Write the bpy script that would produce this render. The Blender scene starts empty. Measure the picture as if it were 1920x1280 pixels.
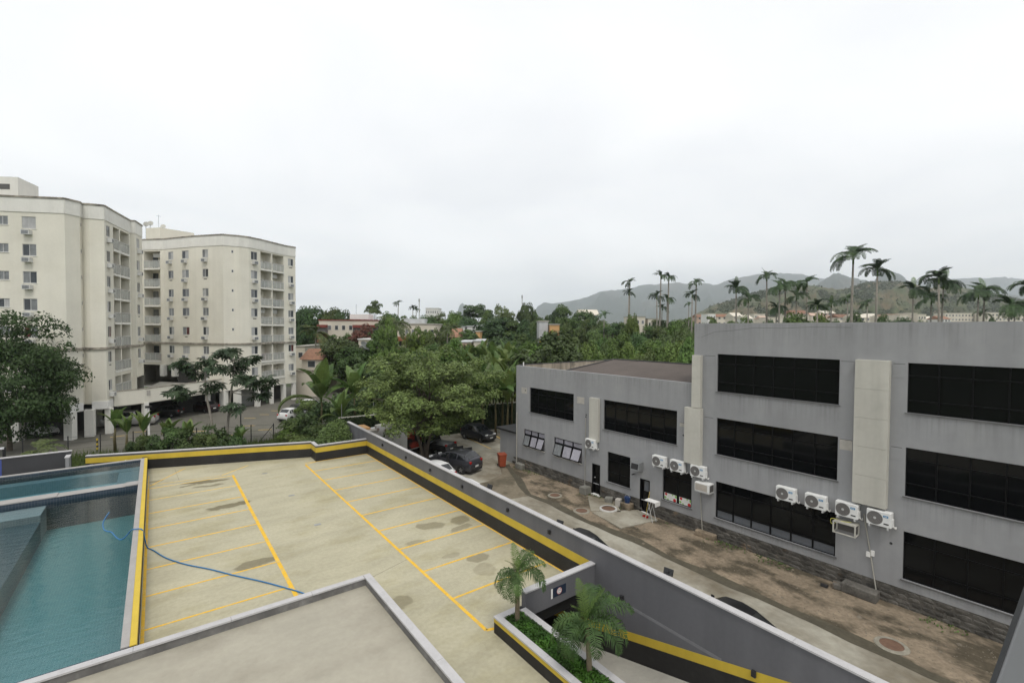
import bpy, bmesh, math, random
import numpy as np
from mathutils import Matrix, Vector
R = math.radians
random.seed(7)
sc = bpy.context.scene
COL = sc.collection

# ------------------------------------------------------------------ camera
YAW, PITCH, ROLL, LENS = R(37.0), R(1.498), R(0.321), 16.652
CAM_Z = 10.0
cam_d = bpy.data.cameras.new('camera')
cam_d.sensor_width = 36; cam_d.sensor_fit = 'HORIZONTAL'; cam_d.lens = LENS
cam_d.clip_start = 0.05; cam_d.clip_end = 30000
cam = bpy.data.objects.new('camera', cam_d); COL.objects.link(cam)
CAM_ROT = Matrix.Rotation(-YAW, 4, 'Z') @ Matrix.Rotation(R(90)-PITCH, 4, 'X') @ Matrix.Rotation(ROLL, 4, 'Z')
cam.matrix_world = Matrix.Translation((0, 0, CAM_Z)) @ CAM_ROT
sc.camera = cam

# ------------------------------------------------------------------ sky (overcast) and sun
SUN_EL, SUN_AZ = R(60), R(205)      # azimuth clockwise from +Y
w = bpy.data.worlds.new('World'); sc.world = w; w.use_nodes = True
nt = w.node_tree; nt.nodes.clear()
def wn(t, **k):
    n = nt.nodes.new(t)
    for a, b in k.items(): setattr(n, a, b)
    return n
sky = wn('ShaderNodeTexSky', sky_type='NISHITA'); sky.sun_disc = False
sky.sun_elevation = SUN_EL; sky.sun_rotation = SUN_AZ; sky.air_density = 1.5; sky.dust_density = 4
tc = wn('ShaderNodeTexCoord'); sep = wn('ShaderNodeSeparateXYZ'); nt.links.new(tc.outputs['Generated'], sep.inputs[0])
zc = wn('ShaderNodeMath', operation='MAXIMUM'); nt.links.new(sep.outputs['Z'], zc.inputs[0]); zc.inputs[1].default_value = 0.0
za = wn('ShaderNodeMath', operation='ADD'); nt.links.new(zc.outputs[0], za.inputs[0]); za.inputs[1].default_value = 0.16
dx = wn('ShaderNodeMath', operation='DIVIDE'); dy = wn('ShaderNodeMath', operation='DIVIDE')
nt.links.new(sep.outputs['X'], dx.inputs[0]); nt.links.new(za.outputs[0], dx.inputs[1])
nt.links.new(sep.outputs['Y'], dy.inputs[0]); nt.links.new(za.outputs[0], dy.inputs[1])
cmb = wn('ShaderNodeCombineXYZ'); nt.links.new(dx.outputs[0], cmb.inputs[0]); nt.links.new(dy.outputs[0], cmb.inputs[1])
n1 = wn('ShaderNodeTexNoise'); n1.inputs['Scale'].default_value = 0.85; n1.inputs['Detail'].default_value = 5; n1.inputs['Roughness'].default_value = 0.48
n1.inputs['Distortion'].default_value = 0.35
nt.links.new(cmb.outputs[0], n1.inputs['Vector'])
cr = wn('ShaderNodeValToRGB'); nt.links.new(n1.outputs['Fac'], cr.inputs[0])
cr.color_ramp.elements[0].position = 0.30; cr.color_ramp.elements[0].color = (0.77, 0.78, 0.795, 1)
cr.color_ramp.elements[1].position = 0.68; cr.color_ramp.elements[1].color = (0.965, 0.967, 0.965, 1)
gr = wn('ShaderNodeMath', operation='MULTIPLY_ADD'); nt.links.new(zc.outputs[0], gr.inputs[0]); gr.inputs[1].default_value = -.6; gr.inputs[2].default_value = 10.1
cl = wn('ShaderNodeVectorMath', operation='SCALE'); nt.links.new(cr.outputs['Color'], cl.inputs[0]); nt.links.new(gr.outputs[0], cl.inputs['Scale'])
mx = wn('ShaderNodeMix', data_type='RGBA'); mx.inputs['Factor'].default_value = 0.95
nt.links.new(sky.outputs[0], mx.inputs['A']); nt.links.new(cl.outputs[0], mx.inputs['B'])
bg = wn('ShaderNodeBackground'); bg.inputs['Strength'].default_value = 0.126
nt.links.new(mx.outputs['Result'], bg.inputs['Color'])
wo = wn('ShaderNodeOutputWorld'); nt.links.new(bg.outputs[0], wo.inputs['Surface'])

sd = bpy.data.lights.new('sun', 'SUN'); sd.energy = 1.5; sd.angle = R(16); sd.color = (1.0, 0.96, 0.90)
so = bpy.data.objects.new('sun', sd); COL.objects.link(so)
sdir = Vector((math.sin(SUN_AZ)*math.cos(SUN_EL), math.cos(SUN_AZ)*math.cos(SUN_EL), math.sin(SUN_EL)))
so.rotation_euler = sdir.to_track_quat('Z', 'Y').to_euler(); so.location = sdir*60

sc.view_settings.view_transform = 'Standard'; sc.view_settings.look = 'None'
sc.view_settings.exposure = 0.0; sc.view_settings.gamma = 1; sc.view_settings.use_curve_mapping = False
sc.render.engine = 'CYCLES'
sc.cycles.use_denoising = True
sc.cycles.max_bounces = 6; sc.cycles.diffuse_bounces = 3; sc.cycles.glossy_bounces = 3; sc.cycles.transmission_bounces = 4
sc.cycles.transparent_max_bounces = 8; sc.cycles.volume_bounces = 2
sc.cycles.caustics_reflective = False; sc.cycles.caustics_refractive = False

# ------------------------------------------------------------------ helpers
F_PX = LENS/36*1920
def at(px, py, d):
    """world point seen at photo pixel (px,py), d metres in front of the lens plane"""
    v = CAM_ROT @ Vector(((px-960)/F_PX*d, -(py-640)/F_PX*d, -d))
    return Vector((v.x, v.y, v.z+CAM_Z))
def tag(o, label=None, cat=None, group=None, kind=None):
    if label: o['label'] = label
    if cat: o['category'] = cat
    if group: o['group'] = group
    if kind: o['kind'] = kind
    return o
def thing(name, label, cat, loc=(0,0,0), rotz=0.0, group=None, kind=None):
    o = bpy.data.objects.new(name, None); COL.objects.link(o)
    o.location = loc; o.rotation_euler = (0,0,rotz); o.empty_display_size = .2
    return tag(o, label, cat, group, kind)
def link(name, mesh, parent=None, loc=(0,0,0), rot=(0,0,0), scale=None):
    o = bpy.data.objects.new(name, mesh); COL.objects.link(o)
    o.location = loc; o.rotation_euler = rot
    if scale: o.scale = scale
    if parent is not None: o.parent = parent
    return o
class MB:
    """collects faces; build() links them as one mesh object"""
    def __init__(s): s.v=[]; s.f=[]; s.mi=[]
    def face(s, pts, m=0):
        n=len(s.v); s.v+= [tuple(p) for p in pts]; s.f.append(tuple(range(n,n+len(pts)))); s.mi.append(m)
    def box(s, x0,y0,z0,x1,y1,z1, m=0, tf=None):
        c=[(x0,y0,z0),(x1,y0,z0),(x1,y1,z0),(x0,y1,z0),(x0,y0,z1),(x1,y0,z1),(x1,y1,z1),(x0,y1,z1)]
        if tf is not None: c=[tuple(tf@Vector(p)) for p in c]
        n=len(s.v); s.v+=c
        for q in ((0,3,2,1),(4,5,6,7),(0,1,5,4),(1,2,6,5),(2,3,7,6),(3,0,4,7)): s.f.append(tuple(n+i for i in q)); s.mi.append(m)
        return s
    def prism(s, poly, z0, z1, m=0, mt=None):
        n=len(s.v); k=len(poly)
        s.v+=[(p[0],p[1],z0) for p in poly]+[(p[0],p[1],z1) for p in poly]
        s.f.append(tuple(n+i for i in range(k))[::-1]); s.mi.append(m)
        s.f.append(tuple(n+k+i for i in range(k))); s.mi.append(m if mt is None else mt)
        for i in range(k):
            j=(i+1)%k; s.f.append((n+i,n+j,n+k+j,n+k+i)); s.mi.append(m)
        return s
    def tube(s, pts, radii, seg=8, m=0, cap=True):
        pts=[Vector(p) for p in pts]; n0=len(s.v); k=len(pts)
        if not hasattr(radii,'__len__'): radii=[radii]*k
        up=Vector((0,0,1))
        for i,p in enumerate(pts):
            t=(pts[min(i+1,k-1)]-pts[max(i-1,0)]).normalized()
            a=t.cross(up if abs(t.z)<.95 else Vector((1,0,0))).normalized(); b=t.cross(a)
            for j in range(seg):
                an=2*math.pi*j/seg; s.v.append(tuple(p+(a*math.cos(an)+b*math.sin(an))*radii[i]))
        for i in range(k-1):
            for j in range(seg):
                q=(j+1)%seg; s.f.append((n0+i*seg+j,n0+i*seg+q,n0+(i+1)*seg+q,n0+(i+1)*seg+j)); s.mi.append(m)
        if cap:
            s.f.append(tuple(n0+j for j in range(seg))[::-1]); s.mi.append(m)
            s.f.append(tuple(n0+(k-1)*seg+j for j in range(seg))); s.mi.append(m)
        return s
    def disc(s, c, r, axis='y', seg=20, m=0, sgn=1):
        P=[]
        for j in range(seg):
            a=2*math.pi*j/seg; u,v=r*math.cos(a),r*math.sin(a)
            P.append({'y':(c[0]+u*sgn,c[1],c[2]+v),'z':(c[0]+u,c[1]+v*sgn,c[2]),'x':(c[0],c[1]+u*sgn,c[2]+v)}[axis])
        s.face(P,m); return s
    def mesh(s, name, mats, smooth=False):
        me=bpy.data.meshes.new(name); me.from_pydata(s.v,[],s.f)
        if not isinstance(mats,(list,tuple)): mats=[mats]
        for q in mats: me.materials.append(q)
        if len(mats)>1: me.polygons.foreach_set('material_index', s.mi)
        if smooth: me.polygons.foreach_set('use_smooth',[True]*len(s.f))
        me.update(); return me
    def build(s, name, mats, parent=None, loc=(0,0,0), rot=(0,0,0), smooth=False, bevel=0):
        o=link(name, s.mesh(name,mats,smooth), parent, loc, rot)
        if bevel:
            b=o.modifiers.new('b','BEVEL'); b.width=bevel; b.segments=2; b.limit_method='ANGLE'
        return o
def np_mesh(name, V, F, mat, smooth=False):
    me=bpy.data.meshes.new(name); V=np.asarray(V,np.float32); F=np.asarray(F,np.int32); k=F.shape[1]
    me.vertices.add(len(V)); me.vertices.foreach_set('co',V.ravel())
    me.loops.add(F.size); me.loops.foreach_set('vertex_index',F.ravel())
    me.polygons.add(len(F)); me.polygons.foreach_set('loop_start',np.arange(0,F.size,k,dtype=np.int32))
    me.polygons.foreach_set('loop_total',np.full(len(F),k,np.int32))
    if smooth: me.polygons.foreach_set('use_smooth',np.ones(len(F),bool))
    me.materials.append(mat); me.update(calc_edges=True); return me
def ordinal(i):
    w=['first','second','third','fourth','fifth','sixth','seventh','eighth','ninth','tenth','eleventh','twelfth','thirteenth','fourteenth','fifteenth','sixteenth','seventeenth','eighteenth','nineteenth','twentieth']
    if i<20: return w[i]
    t={2:'twenty',3:'thirty',4:'forty',5:'fifty',6:'sixty',7:'seventy',8:'eighty',9:'ninety'}[(i+1)//10]; u=(i+1)%10
    return t+('-'+w[u-1] if u else 'th')

# ------------------------------------------------------------------ materials
MATS={}
def mat(name, col, rough=.8, var=.12, scale=1.5, var2=None, scale2=9.0, bump=0.0, bscale=30, spec=.35, metal=0, streak=None, tint=None, obj_rand=0.0, coat=0):
    """painted / mineral surface: two noises vary the base colour, optional vertical streaks, tint colour in patches"""
    if name in MATS: return MATS[name]
    m=bpy.data.materials.new(name); m.use_nodes=True; t=m.node_tree; L=t.links.new; N=t.nodes
    b=N['Principled BSDF']; b.inputs['Roughness'].default_value=rough; b.inputs['Specular IOR Level'].default_value=spec; b.inputs['Metallic'].default_value=metal
    if coat: b.inputs['Coat Weight'].default_value=coat; b.inputs['Coat Roughness'].default_value=.05
    g=N.new('ShaderNodeNewGeometry')
    def noise(sc_, det=4, vec=None, rgh=.55):
        n=N.new('ShaderNodeTexNoise'); n.inputs['Scale'].default_value=sc_; n.inputs['Detail'].default_value=det; n.inputs['Roughness'].default_value=rgh
        L(vec or g.outputs['Position'], n.inputs['Vector']); return n.outputs['Fac']
    def rng(src, lo, hi, a=.25, c=.75):
        r=N.new('ShaderNodeMapRange'); L(src,r.inputs['Value']); r.inputs['From Min'].default_value=a; r.inputs['From Max'].default_value=c
        r.inputs['To Min'].default_value=lo; r.inputs['To Max'].default_value=hi; return r.outputs[0]
    f=rng(noise(scale),1-var,1+var)
    v2=var if var2 is None else var2
    f2=rng(noise(scale2,3),1-v2*.6,1+v2*.6)
    mu=N.new('ShaderNodeMath'); mu.operation='MULTIPLY'; L(f,mu.inputs[0]); L(f2,mu.inputs[1]); fac=mu.outputs[0]
    if streak:
        mp=N.new('ShaderNodeMapping'); L(g.outputs['Position'],mp.inputs['Vector']); mp.inputs['Scale'].default_value=streak[0]
        s_=rng(noise(1.0,4,mp.outputs[0]),1-streak[1],1+streak[1]*.3,.3,.6)
        m2=N.new('ShaderNodeMath'); m2.operation='MULTIPLY'; L(fac,m2.inputs[0]); L(s_,m2.inputs[1]); fac=m2.outputs[0]
    if obj_rand:
        oi=N.new('ShaderNodeObjectInfo'); r_=rng(oi.outputs['Random'],1-obj_rand,1+obj_rand,0,1)
        m3=N.new('ShaderNodeMath'); m3.operation='MULTIPLY'; L(fac,m3.inputs[0]); L(r_,m3.inputs[1]); fac=m3.outputs[0]
    base=N.new('ShaderNodeRGB'); base.outputs[0].default_value=(*col,1); src=base.outputs[0]
    if tint:      # (colour, scale, lo, hi, strength[, stretch])
        vec=None
        if len(tint)>5:
            mp=N.new('ShaderNodeMapping'); L(g.outputs['Position'],mp.inputs['Vector']); mp.inputs['Scale'].default_value=tint[5]; vec=mp.outputs[0]
        k=rng(noise(tint[1],5,vec,.6),0,tint[4],tint[2],tint[3])
        mi=N.new('ShaderNodeMix'); mi.data_type='RGBA'; L(k,mi.inputs['Factor']); L(src,mi.inputs['A']); mi.inputs['B'].default_value=(*tint[0],1); src=mi.outputs['Result']
    sv=N.new('ShaderNodeVectorMath'); sv.operation='SCALE'; L(src,sv.inputs[0]); L(fac,sv.inputs['Scale'])
    L(sv.outputs[0],b.inputs['Base Color'])
    if bump:
        bp=N.new('ShaderNodeBump'); bp.inputs['Strength'].default_value=bump; bp.inputs['Distance'].default_value=.02
        L(noise(bscale,4),bp.inputs['Height']); L(bp.outputs[0],b.inputs['Normal'])
    MATS[name]=m; return m
def foliage(name, c1, c2, rand=.25, trans=.22, clump=.9, rough=.55):
    """leaf material: hue varies between c1 and c2 by clump and from plant to plant"""
    if name in MATS: return MATS[name]
    m=bpy.data.materials.new(name); m.use_nodes=True; t=m.node_tree; L=t.links.new; N=t.nodes
    b=N['Principled BSDF']; b.inputs['Roughness'].default_value=rough; b.inputs['Specular IOR Level'].default_value=.3
    g=N.new('ShaderNodeNewGeometry'); n=N.new('ShaderNodeTexNoise'); n.inputs['Scale'].default_value=clump; n.inputs['Detail'].default_value=3
    L(g.outputs['Position'],n.inputs['Vector'])
    oi=N.new('ShaderNodeObjectInfo')
    ad=N.new('ShaderNodeMath'); ad.operation='MULTIPLY_ADD'; L(oi.outputs['Random'],ad.inputs[0]); ad.inputs[1].default_value=.5; L(n.outputs['Fac'],ad.inputs[2])
    mr=N.new('ShaderNodeMapRange'); L(ad.outputs[0],mr.inputs['Value']); mr.inputs['From Min'].default_value=.45; mr.inputs['From Max'].default_value=1.05
    mi=N.new('ShaderNodeMix'); mi.data_type='RGBA'; L(mr.outputs[0],mi.inputs['Factor']); mi.inputs['A'].default_value=(*c1,1); mi.inputs['B'].default_value=(*c2,1)
    n2=N.new('ShaderNodeTexWhiteNoise'); n2.noise_dimensions='3D'
    vr=N.new('ShaderNodeVectorMath'); vr.operation='SNAP'; L(g.outputs['Position'],vr.inputs[0]); vr.inputs[1].default_value=(.3,.3,.3); L(vr.outputs[0],n2.inputs['Vector'])
    m2=N.new('ShaderNodeMapRange'); L(n2.outputs['Value'],m2.inputs['Value']); m2.inputs['To Min'].default_value=1-rand; m2.inputs['To Max'].default_value=1+rand
    mu=N.new('ShaderNodeVectorMath'); mu.operation='MULTIPLY'; L(mi.outputs['Result'],mu.inputs[0]); L(oi.outputs['Color'],mu.inputs[1])
    sv=N.new('ShaderNodeVectorMath'); sv.operation='SCALE'; L(mu.outputs[0],sv.inputs[0]); L(m2.outputs[0],sv.inputs['Scale'])
    L(sv.outputs[0],b.inputs['Base Color'])
    tr=N.new('ShaderNodeBsdfTranslucent'); L(sv.outputs[0],tr.inputs['Color'])
    ms=N.new('ShaderNodeMixShader'); ms.inputs[0].default_value=trans; L(b.outputs[0],ms.inputs[1]); L(tr.outputs[0],ms.inputs[2])
    L(ms.outputs[0],N['Material Output'].inputs['Surface'])
    MATS[name]=m; return m

m_white   = mat('white_paint',(.78,.77,.74),.6,.05)
m_cream   = mat('cream_render',(.735,.705,.61),.85,.06,.35,.04,6,streak=((1.3,1.3,.06),.04),tint=((.55,.51,.40),.28,.5,.85,.4))
m_creamlt = mat('pale_band_render',(.75,.735,.68),.85,.06,.5,.05,7,streak=((1.5,1.5,.10),.05),tint=((.5,.47,.40),1.1,.62,.88,.45))
m_ledge   = mat('weathered_ledge',(.33,.30,.25),.9,.35,1.2,.3,6,tint=((.10,.09,.075),1.4,.45,.65,.8))
m_office  = mat('grey_masonry_paint',(.300,.302,.306),.8,.07,.25,.06,3,bump=.22,bscale=45,streak=((1.2,1.2,.09),.10),tint=((.36,.357,.35),.6,.55,.80,.5))
m_wall    = mat('dark_grey_paint',(.125,.125,.134),.75,.05,.5,.05,8,bump=.08,bscale=60,streak=((1.1,1.1,.08),.13))
m_cop     = mat('coping_concrete',(.46,.45,.45),.8,.07,1.5,.06,14,tint=((.36,.355,.35),2.5,.55,.75,.6))
m_yellow  = mat('yellow_wall_paint',(.56,.405,.045),.6,.05,1.0,.04,10,streak=((1.5,1.5,.3),.10))
m_black   = mat('black_wall_paint',(.022,.021,.021),.6,.15,1.0,.2,8,streak=((1.2,1.2,.1),.18),tint=((.05,.048,.045),1.2,.55,.8,.6))
m_line    = mat('yellow_line_paint',(.72,.43,.03),.65,.12,2.0,.18,14,tint=((.52,.44,.24),2.2,.50,.75,.75))
m_linew   = mat('worn_line_paint',(.74,.47,.07),.7,.10,2.0,.16,14,tint=((.54,.46,.27),1.7,.45,.70,.8))
m_concrete= mat('bare_concrete',(.38,.365,.32),.85,.12,.7,.12,7,bump=.1)
m_stone   = mat('plinth_stone',(.090,.084,.074),.9,.45,2.0,.4,13,bump=.4,bscale=14,obj_rand=.40,tint=((.21,.145,.085),.8,.57,.70,.7))
m_mortar  = mat('plinth_mortar',(.10,.092,.08),.95,.3,2.0,.25,11,bump=.2)
m_glassdk = mat('tinted_glass',(.004,.0045,.005),.06,.2,.6,spec=.22)
m_glass   = mat('window_glass',(.045,.052,.058),.06,.3,.9,spec=.5)
m_curtain = mat('pale_curtain_glass',(.40,.40,.395),.35,.15,1.5,spec=.5,streak=((9,9,.1),.2))
m_curtain2= mat('grey_curtain_glass',(.20,.21,.215),.25,.2,1.5,spec=.5,streak=((9,9,.1),.25))
m_redcur  = mat('dark_red_curtain_glass',(.10,.025,.02),.3,.2,1.5)
m_frame   = mat('black_window_frame',(.006,.006,.0065),.5,.1,spec=.12)
m_alu     = mat('aluminium_frame',(.50,.50,.49),.45,.08)
m_acw     = mat('ac_casing',(.72,.72,.70),.5,.05,3,.05,14,tint=((.52,.50,.46),3.2,.6,.85,.5))
m_acg     = mat('ac_fan_guard',(.11,.105,.10),.6,.1)
m_blue    = mat('blue_label',(.045,.22,.42),.5,.05)
m_dark    = mat('dark_plastic',(.025,.025,.026),.55,.1)
m_duct    = mat('duct_cover_cream',(.50,.485,.43),.7,.05,.8,.05,6,streak=((1.6,1.6,.1),.12),tint=((.40,.385,.34),1.3,.55,.8,.5))
m_patch   = mat('bare_plaster',(.42,.395,.355),.9,.15,4,.12,17)
m_wood    = mat('bark',(.115,.095,.075),.9,.25,3,.2,16,bump=.3,bscale=18)
m_barkp   = mat('pale_bark',(.27,.245,.21),.9,.2,2.5,.15,14)
m_metal   = mat('galvanised_metal',(.33,.34,.34),.4,.15,2,metal=.6)
m_rubber  = mat('tyre_rubber',(.016,.016,.017),.85,.1)
m_chrome  = mat('wheel_alloy',(.42,.42,.43),.3,.1,metal=.8)
m_red     = mat('tail_lamp_red',(.35,.012,.012),.25,.1)
m_lamp    = mat('head_lamp',(.70,.71,.72),.12,.05)
m_plate   = mat('number_plate',(.62,.62,.60),.5,.05)
m_tarmac  = mat('lot_asphalt',(.135,.128,.108),.95,.14,.25,.12,5,bump=.2,tint=((.09,.095,.06),.45,.5,.72,.6))
m_soil    = mat('soil',(.06,.045,.03),.95,.3,3)
m_terr    = mat('terracotta_render',(.30,.12,.065),.85,.12,1)
m_roofdk  = mat('brown_fibre_roof',(.095,.078,.068),.95,.18,.6,.2,14,bump=.5,bscale=40)
m_roofme  = mat('pale_metal_roof',(.50,.51,.52),.5,.12,.8,.1,9,tint=((.26,.25,.23),.7,.5,.75,.6))
m_tile    = mat('clay_roof_tile',(.23,.125,.08),.9,.25,2,.3,8,obj_rand=.2)
m_redpt   = mat('brick_red_paint',(.20,.05,.04),.8,.1,1)

def conc_deck():
    """light concrete slab with trowel streaks running across and a few dried puddle stains"""
    m=mat('deck_concrete',(.405,.376,.268),.82,.08,.35,.16,6.5,bump=.2,bscale=22,streak=((.35,1.1,1),.10),tint=((.30,.268,.150),.50,.50,.72,.75,(.6,1.0,1)))
    t=m.node_tree; N=t.nodes; L=t.links.new; b=N['Principled BSDF']
    src=b.inputs['Base Color'].links[0].from_socket
    g=N.new('ShaderNodeNewGeometry'); nz=N.new('ShaderNodeTexNoise'); nz.inputs['Scale'].default_value=1.4; nz.inputs['Detail'].default_value=4
    L(g.outputs['Position'],nz.inputs['Vector'])
    off=N.new('ShaderNodeVectorMath'); off.operation='MULTIPLY_ADD'; L(nz.outputs['Color'],off.inputs[0]); off.inputs[1].default_value=(.7,.7,0); 
    L(g.outputs['Position'],off.inputs[2])
    acc=None
    for (x,y,rx,ry,a,k) in STAINS:
        mp=N.new('ShaderNodeMapping'); mp.vector_type='TEXTURE'; mp.inputs['Location'].default_value=(x+.35,y+.35,0); mp.inputs['Rotation'].default_value=(0,0,R(a)); mp.inputs['Scale'].default_value=(rx,ry,1000)
        L(off.outputs[0],mp.inputs['Vector'])
        ln=N.new('ShaderNodeVectorMath'); ln.operation='LENGTH'; L(mp.outputs[0],ln.inputs[0])
        mr=N.new('ShaderNodeMapRange'); mr.interpolation_type='SMOOTHSTEP'; L(ln.outputs['Value'],mr.inputs['Value'])
        mr.inputs['From Min'].default_value=.82; mr.inputs['From Max'].default_value=1.08; mr.inputs['To Min'].default_value=k; mr.inputs['To Max'].default_value=0
        if acc is None: acc=mr.outputs[0]
        else:
            a_=N.new('ShaderNodeMath'); a_.operation='MAXIMUM'; L(acc,a_.inputs[0]); L(mr.outputs[0],a_.inputs[1]); acc=a_.outputs[0]
    mi=N.new('ShaderNodeMix'); mi.data_type='RGBA'; L(acc,mi.inputs['Factor']); L(src,mi.inputs['A']); mi.inputs['B'].default_value=(.105,.085,.04,1)
    L(mi.outputs['Result'],b.inputs['Base Color']); return m
STAINS=[(2.5,36.3,1.3,.35,-12,.75),(2.6,35.2,.9,.22,-10,.6),(-.2,38.2,.5,.25,0,.5),(3.2,30.6,1.15,.42,2,.75),(3.35,22.4,.85,.38,3,.6),
 (11.05,21.5,.75,.42,-25,.5),(12.6,21.2,.6,.5,40,.55),(12.2,20.3,.7,.25,10,.45),(9.6,20.2,.5,.25,0,.3),(11.2,17.2,.55,.4,0,.5),(10.9,16.2,.5,.5,0,.28),(6.9,16.0,.55,.5,0,.45),
 (1.6,35.9,.5,.18,20,.6),(10.4,18.1,.4,.2,0,.25)]
m_deck=conc_deck()
m_roofslab=mat('roof_screed',(.37,.345,.278),.8,.08,.5,.09,6,bump=.18,streak=((.3,.9,1),.10),tint=((.26,.235,.185),.50,.46,.70,.7))

# ================================================================== setting
GZ=-1.25
g=MB(); H=5000
for (x0,y0,x1,y1) in ((-H,37.5,H,H),(-H,-H,H,-8),(-H,-8,-16,37.5),(13.62,-8,H,37.5)): g.face([(x0,y0,-1.31),(x1,y0,-1.31),(x1,y1,-1.31),(x0,y1,-1.31)])
m_ground=mat('grassy_ground',(.055,.075,.028),.95,.3,.12,.3,2,tint=((.12,.095,.06),.08,.5,.7,.6))
tag(g.build('ground',m_ground),kind='structure')
lot=MB(); lot.prism([(-60,58.0),(-6,55.6),(7.8,52.0),(12.5,53.5),(22,66),(30,95),(-60,120)],-1.305,-1.27)
lo=tag(lot.build('condominium_lot',m_tarmac),kind='structure')
for (x,y,l,a) in ((-1.6,64.6,1.5,-8),(-3.2,63.2,1.2,10),(1.2,62.0,1.6,-12),(3.6,61.3,1.4,-20),(9.3,66.5,1.4,-35),(11.2,68.2,1.2,-35),(13.0,70.5,1.3,-40),(8.4,61.5,1.6,-30),(9.6,58.0,1.4,-25),(5.8,57.2,1.3,-14)):
    k=MB().box(-l/2,-.06,0,l/2,.06,.004); k.build('marking',m_linew,lo,(x,y,-1.266),(0,0,R(a)))
m_alley=mat('alley_concrete',(.36,.34,.28),.88,.14,.45,.16,5,bump=.25,tint=((.165,.138,.095),.38,.42,.62,.9,(.9,.6,1)))
m_dirt=mat('muddy_verge',(.245,.195,.138),.95,.28,.9,.4,7,bump=.8,bscale=9,tint=((.062,.052,.034),.75,.46,.58,.9,(1.1,.65,1)))
m_wet=mat('damp_gutter',(.085,.075,.052),.8,.25,1.6,.25,8,bump=.3,bscale=12)
al=MB(); al.face([(13.55,-6,0),(20.35,-6,0),(20.3,13,0),(20.2,26.5,0),(22.5,27.5,0),(36,30,0),(36,47,0),(13.55,47,0)])
ao=tag(al.build('alley_pavement',m_alley,loc=(0,0,-1.252)),kind='structure')
rv=random.Random(3)
dv=[(20.15+.08*math.sin(y*.9)+rv.uniform(-.07,.07)+max(0,y-25)*.45,y) for y in np.arange(-6,31.5,1.1)]
dm=MB(); nD=len(dv)
for i in range(nD-1): dm.face([(*dv[i],0),(24.6,dv[i][1],0),(24.6,dv[i+1][1],0),(*dv[i+1],0)])
do=tag(dm.build('dirt_verge',m_dirt,loc=(0,0,-1.246)),kind='structure')
mp_=MB(); rq=random.Random(8); ring=[(14.2,26.2),(16.5,25.6),(18.6,25.0),(20.4,24.6),(22.6,25.6),(24.2,27.5),(24.2,31.5),(22.6,31.4),(21.5,29.6),(19.5,28.6),(16.8,28.9),(14.2,29.4)]
mp_.face([(x+rq.uniform(-.2,.2),y+rq.uniform(-.2,.2),0) for x,y in ring]); tag(mp_.build('mud_patch',mat('trodden_mud',(.20,.17,.122),.9,.22,.6,.3,5,bump=.4,bscale=8,tint=((.10,.085,.058),.7,.45,.6,.85)),loc=(0,0,-1.248)),kind='structure')
wm=MB()
for i in range(nD-1):
    a,b=dv[i],dv[i+1]; w0=.38+.16*math.sin(i*1.3); w1=.38+.16*math.sin((i+1)*1.3)
    wm.face([(a[0]-.15,a[1],0),(a[0]+w0,a[1],0),(b[0]+w1,b[1],0),(b[0]-.15,b[1],0)])
tag(wm.build('gutter_strip',m_wet,loc=(0,0,-1.242)),kind='structure')
for (P,nm) in (([(20.9,17.4),(23.6,16.9),(23.9,18.6),(21.3,20.0)],'slab'),([(21.4,20.2),(22.8,19.0),(24.0,20.6),(23.2,22.2)],'slab')):
    MB().prism([(x,y) for x,y in P],-1.25,-1.19).build('concrete_apron',m_alley,do,(0,0,1.246))
for x0,y0,x1,y1 in ((25.8,43.0,25.1,36.6),(28.9,42.5,28.2,39.0)):
    a=math.atan2(y1-y0,x1-x0); l=math.hypot(x1-x0,y1-y0); MB().box(0,-.06,0,l,.06,.004).build('marking',m_linew,ao,(x0,y0,.004),(0,0,a))

# ------------------------------------------------------------------ parking deck with painted bays
dk=MB(); dk.prism([(-.52,17.1),(6.2,17.1),(6.2,2),(8.85,2),(8.85,12.55),(9.95,12.6),(13.42,12.6),(13.42,37.0),(9.52,37.0),(9.56,38.5),(-.52,42.0)],-.35,0)
deck=tag(dk.build('parking_deck',m_deck),kind='structure')
def dline(x0,y0,x1,y1,wd=.09,m=m_line):
    a=math.atan2(y1-y0,x1-x0); l=math.hypot(x1-x0,y1-y0)
    MB().box(0,-wd/2,0,l,wd/2,.003).build('bay_line',m,deck,(x0,y0,.002),(0,0,a))
dline(4.10,36.8,4.10,17.2,.15); dline(8.68,36.55,8.68,12.85,.13); dline(13.34,36.9,13.34,12.7,.08); dline(-.44,36.6,-.44,17.1,.10); dline(-.44,40,-.44,36.6,.05,m_linew)
y=17.12
for i in range(8): dline(-.39,y+2.45*(i+1)-.02,4.03,y+2.45*(i+1)-.2+.17,.09, m_line if i<6 else m_linew)
for i in range(10):
    yy=15.12+2.43*i
    if yy<37: dline(8.74,yy,13.3,yy,.10 if i<4 else .09)
dline(8.68,12.85,9.0,12.75,.13); dline(8.7,36.6,9.5,36.9,.06,m_linew); dline(9.5,36.93,13.3,36.93,.05)
dline(-.4,37.3,1.6,40.6,.07); dline(3.5,37.2,5.3,38.8,.08,m_linew); dline(3.4,37.2,-.4,37.5,.05,m_linew)
for (x,y) in ((5.9,36.0),(6.4,30.3),(6.5,25.0)):
    o=MB().box(-.16,-.1,0,.16,.1,.006).build('drain_grate',m_metal,deck,(x,y,.001))
m_crack=mat('joint_dark',(.16,.15,.11),.9)
for (x0,y0,x1,y1) in ((6.3,18.2,8.6,18.9),(1.0,40.8,1.15,37.6)): dline(x0,y0,x1,y1,.012,m_crack)

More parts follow.
